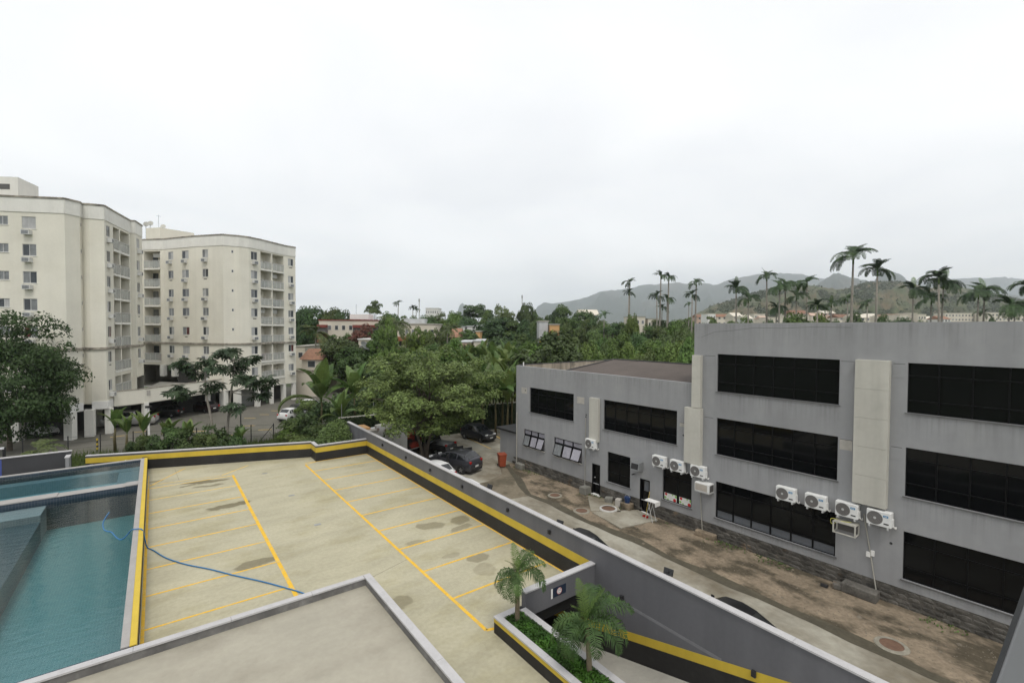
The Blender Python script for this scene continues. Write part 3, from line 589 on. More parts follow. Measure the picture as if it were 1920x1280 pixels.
# printed film with red fruit at the foot of the shop window
stk=[(15.35,16.2),(14.42,15.22)]
for a,b in stk:
    o=MB().box(a,-.094,.0,b,-.086,.40).build('window_film',mat('white_print',(.66,.66,.62),.6,.06),wsh)
    pr=MB()
    for (cx,cz,r_) in ((b-.12,.32,.08),(a+.16,.09,.10)): pr.disc((cx,-.084,cz),r_,'y',14,0,-1)
    pr.build('red_fruit_print',mat('print_red',(.50,.03,.03),.5),wsh)
    pr=MB()
    for (cx,cz,r_) in ((b-.08,.12,.09),(a+.08,.32,.10),(a+.3,.36,.06),(b-.25,.05,.06)): pr.disc((cx,-.085,cz),r_*.8,'y',10,0,-1)
    pr.build('leaf_print',mat('print_green',(.25,.45,.12),.5),wsh)
# duct covers
def duct(panels,nm='duct_cover'):
    for (a,b,c,d,y) in panels: MB().box(a,.001,c,b,y,d-.006).build(nm,m_duct,ob,bevel=.008)
duct([(21.17,21.95,2.42,4.45,.22),(21.17,21.95,4.45,5.38,.22)])
duct([(13.85,14.36,5.72,7.3,.24),(13.85,14.36,7.3,8.62,.24),(13.78,14.74,2.58,4.4,.30),(13.78,14.74,4.4,5.70,.30)])
duct([(5.56,6.74,8.79-1.225*(k+1),8.79-1.225*k,.30) for k in range(5)])
# repair patches, holes and pipes
for (a,b,c,d) in ((28.75,29.45,4.85,5.32),(22.6,23.28,4.80,5.26)):
    MB().box(a,.0,c,b,.012,d).build('plaster_patch',m_patch,ob)
for (a,b,c,d,m) in ((6.85,7.32,4.78,5.22,m_patch),(6.85,7.34,8.1,8.66,m_office),(5.12,5.5,8.1,8.66,m_office),(5.15,5.5,4.75,5.25,m_office),(13.15,13.75,8.05,8.6,m_office),(13.2,13.7,4.8,5.25,m_office),(14.8,15.2,4.5,4.7,m_patch)):
    MB().box(a,0,c,b,.010,d).build('plaster_patch',m,ob); MB().box(a,.0,d+.002,b,.006,d+.018).build('crack',m_dark,ob)
for (a,z) in ((28.95,5.1),(22.4,4.1),(22.43,3.95),(14.95,4.02),(5.42,1.25)): MB().disc((a,.014,z),.055,'y',8,0,-1).build('wall_hole',m_dark,ob)
for P,r_ in (([(22.42,.04,3.9),(22.44,.04,-.9)],.02),([(13.86,.05,1.25),(13.68,.06,-1.2)],.022),([(6.36,.05,2.2),(6.1,.05,.6),(5.82,.06,-1.2)],.024),([(29.98,.05,3.2),(29.98,.05,-1.1)],.045)):
    MB().tube(P,r_,6).build('drain_pipe',m_concrete,ob)
MB().box(6.1,.0,.42,6.24,.09,.62).build('junction_box',m_white,ob); MB().box(5.96,.0,.5,6.08,.08,.72).build('junction_box',m_white,ob)
ck=[(13.95,9.6),(13.2,9.9),(12.2,9.98),(11.1,10.12),(9.8,10.1),(8.6,10.16),(7.0,10.14)]
cm=MB()
for i in range(len(ck)-1):
    a,b=ck[i],ck[i+1]; cm.face([(a[0],.003,a[1]),(b[0],.003,b[1]),(b[0],.003,b[1]+.018),(a[0],.003,a[1]+.018)])
cm.build('crack',mat('paint_crack',(.14,.14,.145),.9,.1),ob)
# outdoor condenser units
fan=MB(); 
for k in range(5):
    r0=.055+.045*k
    for j in range(20):
        a0,a1=2*math.pi*j/20,2*math.pi*(j+1)/20
        fan.face([(r0*math.cos(a0),0,r0*math.sin(a0)),(r0*math.cos(a1),0,r0*math.sin(a1)),((r0+.02)*math.cos(a1),0,(r0+.02)*math.sin(a1)),((r0+.02)*math.cos(a0),0,(r0+.02)*math.sin(a0))][::-1])
me_fan=fan.mesh('fan_guard',mat('guard_grey',(.20,.19,.18),.5)); me_fd=MB().disc((0,0,0),.27,'y',28,0,-1).mesh('fan',m_acg); me_hub=MB().disc((0,0,0),.05,'y',14,0,-1).mesh('hub',m_alu)
me_body=MB().box(-.42,.02,0,.42,.34,.62).mesh('body',m_acw); me_lab=MB().box(.02,0,.01,.19,.006,.09).mesh('label',m_blue); me_lab2=MB().box(.05,.006,.04,.16,.009,.058).mesh('lettering',m_white); me_lab3=MB().box(0,0,0,.17,.006,.05).mesh('lettering',m_dark)
me_brk=MB().box(-.34,-.02,-.09,-.28,.36,-.0).box(.28,-.02,-.09,.34,.36,0).mesh('bracket',m_alu); me_side=MB().box(-.46,.08,.06,-.42,.28,.36).mesh('valve_cover',m_acw)
me_pipe=MB().tube(smooth_path([(-.45,.2,.12),(-.50,.18,.02),(-.52,.10,-.02),(-.5,.0,.02)],4),.025,6).mesh('pipe',m_white)
AC_LABELS=['white condenser unit under the narrow duct cover, alone above the first door','white condenser unit left of the shop window group, first of three','white condenser unit in the middle of three above the shop window','white condenser unit under the stepped duct, third of three above the shop window','white condenser unit above the ground floor ribbon window, first of four','white condenser unit above the ground floor ribbon window, second of four','white condenser unit above the empty metal cage, third of four','white condenser unit below the wide duct cover, fourth of four']
for k,s_ in enumerate((21.72,16.35,15.15,13.87,9.38,8.12,6.91,5.77)):
    p=OB(s_,0.03,1.95); t=thing('condenser_unit',AC_LABELS[k],'air conditioner',p,OB_ANG,'condenser units on the office wall')
    b=link('body',me_body,t); bv=b.modifiers.new('b','BEVEL'); bv.width=.02; bv.segments=2
    link('fan',me_fd,t,(.13,.345,.31)); link('fan_guard',me_fan,t,(.13,.349,.31)); link('hub',me_hub,t,(.13,.352,.31))
    l_=link('label',me_lab,t,(-.34,.342,.40)); link('lettering',me_lab2,l_); link('lettering',me_lab3,t,(-.34,.342,.12)); link('bracket',me_brk,t); link('valve_cover',me_side,t); link('pipe',me_pipe,t)
m_run=bpy.data.materials.new('dried_runoff'); m_run.use_nodes=True; t_=m_run.node_tree; b_=t_.nodes['Principled BSDF']; b_.inputs['Base Color'].default_value=(.10,.098,.092,1); b_.inputs['Roughness'].default_value=.9
tr_=t_.nodes.new('ShaderNodeBsdfTransparent'); ms_=t_.nodes.new('ShaderNodeMixShader'); uv_=t_.nodes.new('ShaderNodeTexCoord'); sp_=t_.nodes.new('ShaderNodeSeparateXYZ'); t_.links.new(uv_.outputs['Generated'],sp_.inputs[0])
mp_=t_.nodes.new('ShaderNodeMapping'); mp_.inputs['Scale'].default_value=(9,9,.35); g_=t_.nodes.new('ShaderNodeNewGeometry'); t_.links.new(g_.outputs['Position'],mp_.inputs['Vector']); nn_=t_.nodes.new('ShaderNodeTexNoise'); nn_.inputs['Scale'].default_value=1; nn_.inputs['Detail'].default_value=3; t_.links.new(mp_.outputs[0],nn_.inputs['Vector'])
r1_=t_.nodes.new('ShaderNodeMapRange'); t_.links.new(nn_.outputs['Fac'],r1_.inputs['Value']); r1_.inputs['From Min'].default_value=.46; r1_.inputs['From Max'].default_value=.68; r1_.inputs['To Max'].default_value=.16
m1_=t_.nodes.new('ShaderNodeMath'); m1_.operation='MULTIPLY'; t_.links.new(r1_.outputs[0],m1_.inputs[0]); t_.links.new(sp_.outputs['Z'],m1_.inputs[1]); t_.links.new(m1_.outputs[0],ms_.inputs[0]); t_.links.new(tr_.outputs[0],ms_.inputs[1]); t_.links.new(b_.outputs[0],ms_.inputs[2]); t_.links.new(ms_.outputs[0],t_.nodes['Material Output'].inputs['Surface'])
for (a,b,c,d) in [(w_[0]-.05,w_[1]+.05,w_[2]-1.15,w_[2]-.06) for w_ in W3[:2]+W3[3:5]+W2[:2]]+[(s_-.4,s_+.4,1.0,1.9) for s_ in (21.72,9.38,8.12,5.77)]+[(-2.9,14.3,9.2,10.3),(14.5,30.1,6.1,6.98)]+[(w_[0],w_[1],-.47,w_[2]-.06) for w_ in (W3[2],W3[5])]:
    q=MB(); q.face([(a,.0045,c),(b,.0045,c),(b,.0045,d),(a,.0045,d)][::-1]); q.build('rain_streak',m_run,ob)
p=OB(13.5,.02,1.28); t=thing('window_air_conditioner','boxy cream window air conditioner below the stepped duct cover','air conditioner',p,OB_ANG)
MB().box(-.42,0,0,.42,.5,.46).build('body',m_acw,t,bevel=.015); MB().box(-.30,.5,.05,.38,.506,.40).build('grille',mat('grille_cream',(.42,.38,.33),.6,.1),t); MB().box(-.432,.06,.05,-.422,.44,.40).build('side_vent',m_acg,t); MB().box(-.42,-.02,-.05,.42,.5,-.005).build('shelf',m_alu,t)
p=OB(6.92,.02,1.22); t=thing('empty_ac_cage','empty cream metal air conditioner cage below the third condenser','metal cage',p,OB_ANG)
f=MB(); 
for (x,y) in ((-.42,.02),(.38,.02),(-.42,.5),(.38,.5)): f.box(x,y,0,x+.05,y+.05,.5)
for z in (0,.46): 
    f.box(-.37,.505,z+.001,.38,.545,z+.04); f.box(-.415,.07,z+.001,-.375,.5,z+.04); f.box(.385,.07,z+.001,.425,.5,z+.04)
f.build('frame',m_duct,t); MB().box(-.36,.06,.03,.37,.09,.46).build('back_plate',m_acg,t); MB().box(-.40,.03,.501,.41,.54,.515).build('top_plate',m_concrete,t)
MB().tube(smooth_path([(.3,.3,.53),(.55,.35,.5),(.5,.4,.3),(.2,.42,.5),(-.2,.3,.55)],5),.012,5).build('wire',mat('yellow_wire',(.5,.48,.1),.6),t)
p=OB(17.95,.0,1.28); t=thing('exhaust_hood','grey metal exhaust hood above the second door','vent hood',p,OB_ANG)
h=MB(); h.v=[(-.3,0,0),(.3,0,0),(.3,.5,.12),(-.3,.5,.12),(-.3,0,.6),(.3,0,.6),(.3,.42,.55),(-.3,.42,.55)]; h.f=[(0,3,2,1),(4,5,6,7),(0,1,5,4),(1,2,6,5),(2,3,7,6),(3,0,4,7)]; h.mi=[0]*6
h.build('hood',m_metal,t); MB().face; q=MB(); q.face([(-.26,.505,.17),(.26,.505,.17),(.26,.437,.51),(-.26,.437,.51)][::-1]); q.build('opening',m_dark,t)
p=OB(18.25,.02,.95); t=thing('security_camera','small grey camera bracket beside the exhaust hood','camera',p,OB_ANG); MB().box(-.05,0,0,.05,.05,.1).build('mount',m_metal,t); MB().tube([(0,.05,.06),(.08,.22,.02)],.035,8).build('lens_tube',m_dark,t)
# lean-to shed at the far end
sh=thing('lean_to_shed','small grey lean-to with dark flat roof at the far end of the office','shed',OB(30.16,0,GZ),OB_ANG)
MB().box(0,-2.6,0,2.6,-.35,2.6).build('wall',m_office,sh); MB().box(-.01,-2.8,2.605,2.9,-.1,2.75).build('roof',m_dark,sh); MB().tube([(.1,-.28,2.7),(.1,-.28,4.4),(.1,-.5,4.5)],.06,8).build('vent_pipe',m_white,sh); MB().tube([(.05,-.3,0),(.05,-.3,2.6)],.06,8).build('drain_pipe',m_concrete,sh)

# ================================================================== apartment blocks
SZ=[20.65-2.65*k for k in range(6)]+[4.40]      # window head heights, top storey first
rc=random.Random(5)
m_cac=mat('condo_ac',(.60,.60,.58),.6,.08,2)
m_room=mat('balcony_inner_wall',(.56,.50,.38),.85,.08,1)
def win_me(w_,h_,cache={}):
    k=(round(w_,2),round(h_,2))
    if k not in cache:
        f=MB(); b=.05
        for q in ((0,0,b,h_),(w_-b,0,w_,h_),(b,0,w_-b,b),(b,h_-b,w_-b,h_),(w_/2-b/2,b,w_/2+b/2,h_-b)): f.box(q[0],.04,q[1],q[2],.10,q[3])
        cache[k]=(f.mesh('window',m_alu),MB().box(-.06,-.05,-.05,w_+.06,.12,-.001).mesh('sill',m_creamlt))
    return cache[k]
def cpane(w_,h_,m,cache={}):
    k=(round(w_,2),round(h_,2),m.name)
    if k not in cache: cache[k]=MB().box(0,.06,0,w_,.08,h_).mesh('pane',m)
    return cache[k]
me_cac=MB().box(-.36,-.42,0,.36,0,.44).mesh('air_conditioner',m_cac); me_cgr=MB().box(-.28,-.43,.06,.28,-.42,.38).mesh('grille',m_curtain2)
me_slot=MB().box(-.28,-.006,0,.28,.0,.12).mesh('wall_slot',m_acg)
def cseg(root,P0,P1,cols=(),bays=(),z0=1.45,z1=21.08,rows=range(7),bay_rows=range(6),vents=None,band=True,mm=m_cream):
    """one straight stretch of apartment wall. local x runs left to right, -y is outdoors"""
    d=Vector((P1[0]-P0[0],P1[1]-P0[1])); l=d.length; a=math.atan2(d.y,d.x); rot=(0,0,a); loc=(P0[0],P0[1],0)
    M=Matrix.Translation((*loc,))@Matrix.Rotation(a,4,'Z')
    ops=[]; wins=[]; bl=[]
    for (s0,s1,h_,ac) in cols:
        for k in rows:
            o=(s0,s1,SZ[k]-h_,SZ[k]); ops.append(o+(.10,)); wins.append((o,ac,k))
    for (s0,s1) in bays:
        for k in bay_rows:
            zt=SZ[k]+.2; zb=zt-2.38 if k<6 else zt-1.95; o=(s0,s1,zb,zt); ops.append(o+(1.3,)); bl.append((o,k))
    mb=MB(); 
    mb2=[o for o in ops if o[3]<z1]
    grid_wall(mb,0,l,z0,z1,mb2,.10,out=-1)
    for (o,k) in bl:
        x0,x1,zb,zt=o; mb.face([(x0,1.3,zb),(x1,1.3,zb),(x1,1.3,zt),(x0,1.3,zt)])
    wl=mb.build('wall',mm,root,loc,rot)
    if band:
        MB().box(-.01,-.06,z1,l+.01,.25,22.45).build('parapet_band',m_creamlt,root,loc,rot); MB().box(-.02,-.12,22.45,l+.02,.27,22.62).build('parapet_cap',m_ledge,root,loc,rot)
        if z0<7: MB().box(-.02,-.14,7.62,l+.02,-.001,7.86).build('ledge',m_ledge,root,loc,rot)
    for (o,ac,k) in wins:
        w_,h_=o[1]-o[0],o[3]-o[2]; f,sl=win_me(w_,h_)
        W=link('window',f,root,M@Vector((o[0],0,o[2])),rot); link('sill',sl,W)
        for q in (0,1):
            m=rc.choices((m_glass,m_curtain,m_curtain2,m_redcur),(5,3,5,.5))[0]
            link('pane',cpane(w_/2-.075,h_-.1,m),W,(.05+q*(w_/2-.025),0,.05))
        if ac and rc.random()<.78:
            A=link('air_conditioner',me_cac,root,M@Vector(((o[0]+o[1])/2+rc.uniform(-.1,.1),0,o[2]-.62)),rot); link('grille',me_cgr,A)
        elif ac: link('wall_slot',me_slot,root,M@Vector(((o[0]+o[1])/2,0,o[2]-.35)),rot)
    for (o,k) in bl:
        x0,x1,zb,zt=o; w_=x1-x0; dz=min(2.05,zt-zb-.1)
        D=MB().box(x0+.12,1.24,zb,x0+.12+min(.9,w_*.4),1.29,zb+dz).build('balcony_door',rc.choice((m_glass,m_curtain2,m_glass)),root,loc,rot)
        r_=MB(); r_.box(x0,-.06,zb+1.0,x1,-.0,zb+1.07)
        for q in range(4): xx=x0+.02+(w_-.08)*q/3; r_.box(xx,-.05,zb,xx+.04,-.01,zb+1.0)
        B=r_.build('balcony_rail',m_alu,root,loc,rot)
        MB().box(x0+.05,-.035,zb+.06,x1-.05,-.02,zb+.95).build('rail_panel',m_railg,B)
        MB().box(x0-.05,-.1,zb-.26,x1+.05,-.001,zb-.02).build('slab_edge',m_creamlt,root,loc,rot)
        u=rc.random()
        if u<.35: MB().box(x0+w_*.55,.5,zb,x0+w_*.8,1.0,zb+.9).build('balcony_furniture',rc.choice((m_dark,m_terr,m_acw,m_curtain2)),root,loc,rot)
        if u>.8: MB().box(x0+w_*.3,.7,zt-.75,x0+w_*.75,1.2,zt-.2).build('balcony_ac',m_cac,root,loc,rot)
    if vents is not None:
        for k in range(7): MB().box(vents-.13,-.012,SZ[k]-.5,vents+.13,.0,SZ[k]-.12).build('vent_window',m_alu,root,loc,rot); MB().box(vents-.08,-.016,SZ[k]-.45,vents+.06,-.012,SZ[k]-.17).build('vent_pane',m_glass,root,loc,rot)
    return wl
def rail_mat():
    m=bpy.data.materials.new('frosted_rail_glass'); m.use_nodes=True; t=m.node_tree; b=t.nodes['Principled BSDF']; b.inputs['Base Color'].default_value=(.55,.57,.54,1); b.inputs['Roughness'].default_value=.3
    tr=t.nodes.new('ShaderNodeBsdfTransparent'); ms=t.nodes.new('ShaderNodeMixShader'); ms.inputs[0].default_value=.42
    t.links.new(tr.outputs[0],ms.inputs[1]); t.links.new(b.outputs[0],ms.inputs[2]); t.links.new(ms.outputs[0],t.nodes['Material Output'].inputs['Surface']); return m
m_railg=rail_mat()
b1=thing('apartment_block','tall cream apartment block nearest the pool, cut by the left frame edge','building',(0,0,0))
A0,A1,B1_,R1,R2,C1,D1,E1,G0,G1=(-14.5,67.86),(-6.98,63.85),(-5.97,64.75),(-5.87,65.55),(-5.29,65.2),(-4.10,65.0),(-3.54,67.3),(-2.23,72.16),(-1.79,72.1),(-1.18,74.9)
cseg(b1,A0,A1,[(2.75,3.70,.85,0),(4.85,6.05,1.15,1)]); cseg(b1,A1,B1_); cseg(b1,B1_,R1,vents=.4,z0=2.0); cseg(b1,R1,R2,z0=2.0); cseg(b1,R2,C1); cseg(b1,C1,D1,[(.55,1.55,1.15,1)])
cseg(b1,D1,E1,bays=[(.05,1.75),(2.0,4.6)],bay_rows=range(7)); cseg(b1,E1,G0); cseg(b1,G0,G1,[(.6,1.8,1.15,1)],rows=range(6),z0=4.0)
body=MB(); body.prism([A0,A1,B1_,R1,R2,C1,D1,E1,G0,G1,(-7,83),(-20,80)][::1],22.2,22.3); body.build('roof_slab',m_ledge,b1)
bk=MB()
for P,Q in ((G1,(-7,83)),((-7,83),(-20,80)),((-20,80),A0)): bk.face([(*P,1.45),(*Q,1.45),(*Q,22.5),(*P,22.5)])
bk.build('rear_wall',m_cream,b1)
MB().prism([A0,A1,B1_,R1,R2,C1,D1,E1,G0,G1,(-7,83),(-20,80)],1.38,1.47).build('soffit',m_creamlt,b1)
for (P,Q) in ((A0,A1),(A1,B1_),(R2,C1),(C1,D1)):
    d=Vector((Q[0]-P[0],Q[1]-P[1])); MB().box(0,-.08,1.46,d.length,-.001,2.25).build('ground_beam',m_white,b1,(P[0],P[1],0),(0,0,math.atan2(d.y,d.x)))
for (x,y,w_,a) in ((-6.85,64.0,.72,-28),(-5.45,64.9,.75,-10),(-3.98,65.5,.55,70),(-10.9,66.25,.7,-28),(-13.4,67.6,.7,-28),(-1.0,67.75,.5,35),(-8.9,70,.6,0),(-5.2,71,.6,0)):
    MB().box(-w_/2,-w_/2,GZ-.04,w_/2,w_/2,1.46).build('pillar',m_creamlt,b1,(x,y,0),(0,0,R(a)))
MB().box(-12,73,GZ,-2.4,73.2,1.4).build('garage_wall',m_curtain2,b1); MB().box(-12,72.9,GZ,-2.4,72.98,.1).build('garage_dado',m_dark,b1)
def polybox(name,P,z0,z1,m,parent): return MB().prism(P,z0,z1).build(name,m,parent)
# rooftop lift house seen at the top left
t1=at(32,332,52); t2=at(72,350,55); 
lh=polybox('lift_house',[(-16,74.0),(-11.31,71.13),(-10.23,74.53),(-14.6,77.2)],22.3,25.6,m_creamlt,b1); MB().box(0,-.02,0,1.1,.0,.55).build('louvre',m_acg,b1,(-12.9,72.10,24.3),(0,0,math.atan2(-2.87,4.69)))
# second block
b2=thing('apartment_block','cream apartment block with stacked balconies at the lot corner, farther of two','building',(0,0,0))
a0,a1,b0,b1p,c1,d1,e0,e1,g1,h1,k1=(-1.5,87.0),(.71,84.56),(1.09,84.26),(4.5,78.69),(7.44,74.94),(8.75,74.82),(9.29,74.63),(10.52,74.84),(12.09,75.83),(15.86,78.99),(17.65,79.82)
cseg(b2,a0,a1,bays=[(.5,3.25)],z0=4.6); cseg(b2,a1,b0,z0=4.6); cseg(b2,b0,b1p,[(.95,2.05,1.1,1),(3.85,5.25,1.1,1)],rows=range(6),z0=4.6); cseg(b2,b1p,c1,[(1.25,2.25,1.1,1)],rows=range(7)); cseg(b2,c1,d1,vents=1.1); cseg(b2,d1,e0); cseg(b2,e0,e1); cseg(b2,e1,g1,[(.33,1.38,1.15,1)])
cseg(b2,g1,h1,bays=[(.05,2.2),(2.43,4.78)],bay_rows=range(7)); cseg(b2,h1,k1,[(.66,1.6,1.08,1)])
P2=[a0,a1,b0,b1p,c1,d1,e0,e1,g1,h1,k1,(14,92),(0,96)]
polybox('roof_slab',P2,22.2,22.3,m_ledge,b2); polybox('soffit',P2,1.38,1.47,m_creamlt,b2)
bk=MB()
for P,Q in ((k1,(14,92)),((14,92),(0,96)),((0,96),a0)): bk.face([(*P,1.45),(*Q,1.45),(*Q,22.5),(*P,22.5)])
bk.build('rear_wall',m_cream,b2)
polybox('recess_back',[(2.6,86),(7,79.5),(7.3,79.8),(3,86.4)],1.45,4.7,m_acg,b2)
for (x,y,w_) in ((7.42,75.3,.75),(9.0,75.1,.7),(11.6,75.9,.55),(15.7,79.2,.5),(17.3,80.0,.5),(13.7,77.5,.45),(12.0,80,.6),(5,80,.6)): MB().box(-w_/2,-w_/2,GZ-.04,w_/2,w_/2,1.46).build('pillar',m_creamlt,b2,(x,y,0),(0,0,R(38)))
for (x,y) in ((.9,84.3),(2.2,82.6)): MB().box(-.3,-.3,3,.3,.3,4.6).build('pillar',m_creamlt,b2,(x,y,0),(0,0,R(-50)))
MB().box(-1.5,-.05,0,1.5,.05,2.3).build('service_door',m_metal,b2,(10.2,77.0,GZ),(0,0,R(38)))
polybox('penthouse',[(-.9,87.0),(.73,85.2),(1.67,85.62),(4.91,86.96),(4.2,93),(0,94)],22.3,24.3,m_cream,b2)
for (x,y,z) in ((-.9,87.6,24.4),(-.4,87.2,24.5),(1.1,88.2,24.4)):
    D=MB(); 
    for i in range(12):
        q0,q1=2*math.pi*i/12,2*math.pi*(i+1)/12
        for r0,r1 in ((0,.2),(.2,.38)): D.face([(r0*math.cos(q0),-r0*r0*.5,r0*math.sin(q0)),(r1*math.cos(q0),-r1*r1*.5,r1*math.sin(q0)),(r1*math.cos(q1),-r1*r1*.5,r1*math.sin(q1)),(r0*math.cos(q1),-r0*r0*.5,r0*math.sin(q1))])
    D.build('satellite_dish',m_acw,b2,(x,y,z+.6),(R(30),0,R(25))); MB().tube([(x,y,22.3),(x,y+.1,z+.6)],.04,6).build('dish_mast',m_metal,b2)
MB().tube([(.6,86.4,24.3),(.6,86.4,26.3)],.03,6).tube([(.3,86.4,26.1),(.9,86.4,26.1)],.02,5).build('aerial',m_metal,b2)
# garage terrace joining the blocks
gt=thing('garage_terrace','cream parapet terrace over the open garage between the apartment blocks','terrace',(0,0,0))
pts=[(-3.6,66.4),(-1.0,67.55),(7.1,74.4)]
for P,Q,z0_ in ((pts[0],pts[1],1.42),(pts[1],pts[2],1.42)):
    d=Vector((Q[0]-P[0],Q[1]-P[1])); MB().box(0,0,z0_,d.length,.2,2.98).build('parapet',m_cream,gt,(P[0],P[1],0),(0,0,math.atan2(d.y,d.x))); MB().box(0,-.03,2.98,d.length,.23,3.08).build('parapet_cap',m_ledge,gt,(P[0],P[1],0),(0,0,math.atan2(d.y,d.x)))
MB().prism([(-3.4,66.7),(-1.0,67.8),(7.0,74.65),(4.4,78.6),(.5,84.5),(-1.3,74.9)],1.3,2.2).build('slab',m_concrete,gt)
MB().prism([(-1.1,67.52),(-.5,67.9),(-.7,67.93),(-1.3,67.6)],2.2,2.8).build('plaster_scar',m_patch,gt)
for (x,y) in ((2.0,76),(5.5,74.6),(1.0,80)): MB().box(-.3,-.3,GZ,.3,.3,1.3).build('pillar',m_creamlt,gt,(x,y,0))
MB().box(-2.5,84.4,GZ,9,84.6,1.3).build('garage_back',m_curtain2,gt)

polybox('garage_shade_core',[(1.5,86),(6.2,79.2),(9.2,78.2),(11.5,79.5),(16,83),(13,91),(1,94)],GZ,1.4,mat('garage_shade_tone',(.06,.06,.06),.9,.1),b2)  # dark blocks added inside both garages so they look shaded
polybox('garage_shade_core',[(-15,71),(-8,67.5),(-6.3,70),(-3.6,74),(-4,80),(-18,79)],GZ,1.39,MATS['garage_shade_tone'],b1)
MB().box(-3.2,75.6,GZ,1.4,75.8,1.3).build('garage_back',MATS['garage_shade_tone'],gt); MB().box(1.4,75.7,GZ,6.5,79,1.29).build('garage_back',MATS['garage_shade_tone'],gt)  # dark boxes added to shade the garage under the terrace

# ================================================================== vehicles
def paint(name,c,metal=0.0,coat=.22): return mat('car_paint_'+name,c,.34,.04,2,spec=.35,metal=metal,coat=coat)
m_cg=mat('car_glass',(.012,.014,.016),.05,.1,spec=.6)
PROF={ # station t (0 nose .. 1 tail), top height, belt height, half width factor, roof width factor
 'hatch':[(0,.40,.36,.80,.72),(.03,.47,.42,.90,.75),(.14,.58,.54,.97,.78),(.25,.65,.60,.99,.80),(.43,.965,.62,1,.74),(.58,1,.63,1,.76),(.80,.975,.645,1,.75),(.95,.70,.65,.96,.76),(.985,.60,.55,.92,.72),(1,.42,.38,.86,.7)],
 'suv':[(0,.44,.40,.82,.74),(.03,.52,.48,.92,.78),(.12,.60,.57,.98,.80),(.26,.66,.62,1,.82),(.42,.965,.64,1,.76),(.58,1,.65,1,.78),(.83,.965,.66,1,.76),(.955,.70,.66,.97,.80),(.985,.62,.58,.95,.76),(1,.44,.42,.88,.74)],
 'sedan':[(0,.42,.38,.80,.72),(.03,.50,.46,.90,.75),(.14,.58,.55,.97,.78),(.28,.65,.61,.99,.80),(.44,.96,.63,1,.72),(.58,1,.64,1,.74),(.70,.96,.65,1,.72),(.86,.70,.66,.98,.80),(.97,.66,.62,.94,.78),(1,.45,.42,.86,.74)],
 'pickup':[(0,.44,.40,.82,.76),(.03,.52,.48,.92,.80),(.12,.58,.55,.98,.82),(.25,.63,.60,1,.84),(.36,.965,.62,1,.76),(.46,1,.63,1,.78),(.62,.98,.63,1,.77),(.655,.60,.58,1,.90),(.97,.59,.57,1,.90),(1,.45,.42,.96,.86)]}
def wheel_me(r_,cache={}):
    if r_ not in cache:
        ty=MB(); n=20
        prof=[(-.10,r_*.62),(-.10,r_*.93),(-.075,r_),(.075,r_),(.10,r_*.93),(.10,r_*.62)]
        for j in range(n):
            a0,a1=2*math.pi*j/n,2*math.pi*(j+1)/n
            for (y0,q0),(y1,q1) in zip(prof,prof[1:]): ty.face([(q0*math.cos(a0),y0,q0*math.sin(a0)),(q0*math.cos(a1),y0,q0*math.sin(a1)),(q1*math.cos(a1),y1,q1*math.sin(a1)),(q1*math.cos(a0),y1,q1*math.sin(a0))])
        ri=MB(); ri.disc((0,.07,0),r_*.62,'y',20,1,-1); ri.disc((0,-.07,0),r_*.62,'y',20,1,1)
        for q in range(5):
            a=2*math.pi*q/5; tf=Matrix.Rotation(a,4,'Y')
            for sg_ in (1,-1): ri.box(-r_*.09,sg_*.075-.012,0,r_*.09,sg_*.075+.012,r_*.6,0,tf)
        cache[r_]=(ty.mesh('wheel',m_rubber),ri.mesh('rim',[m_chrome,m_dark]))
    return cache[r_]
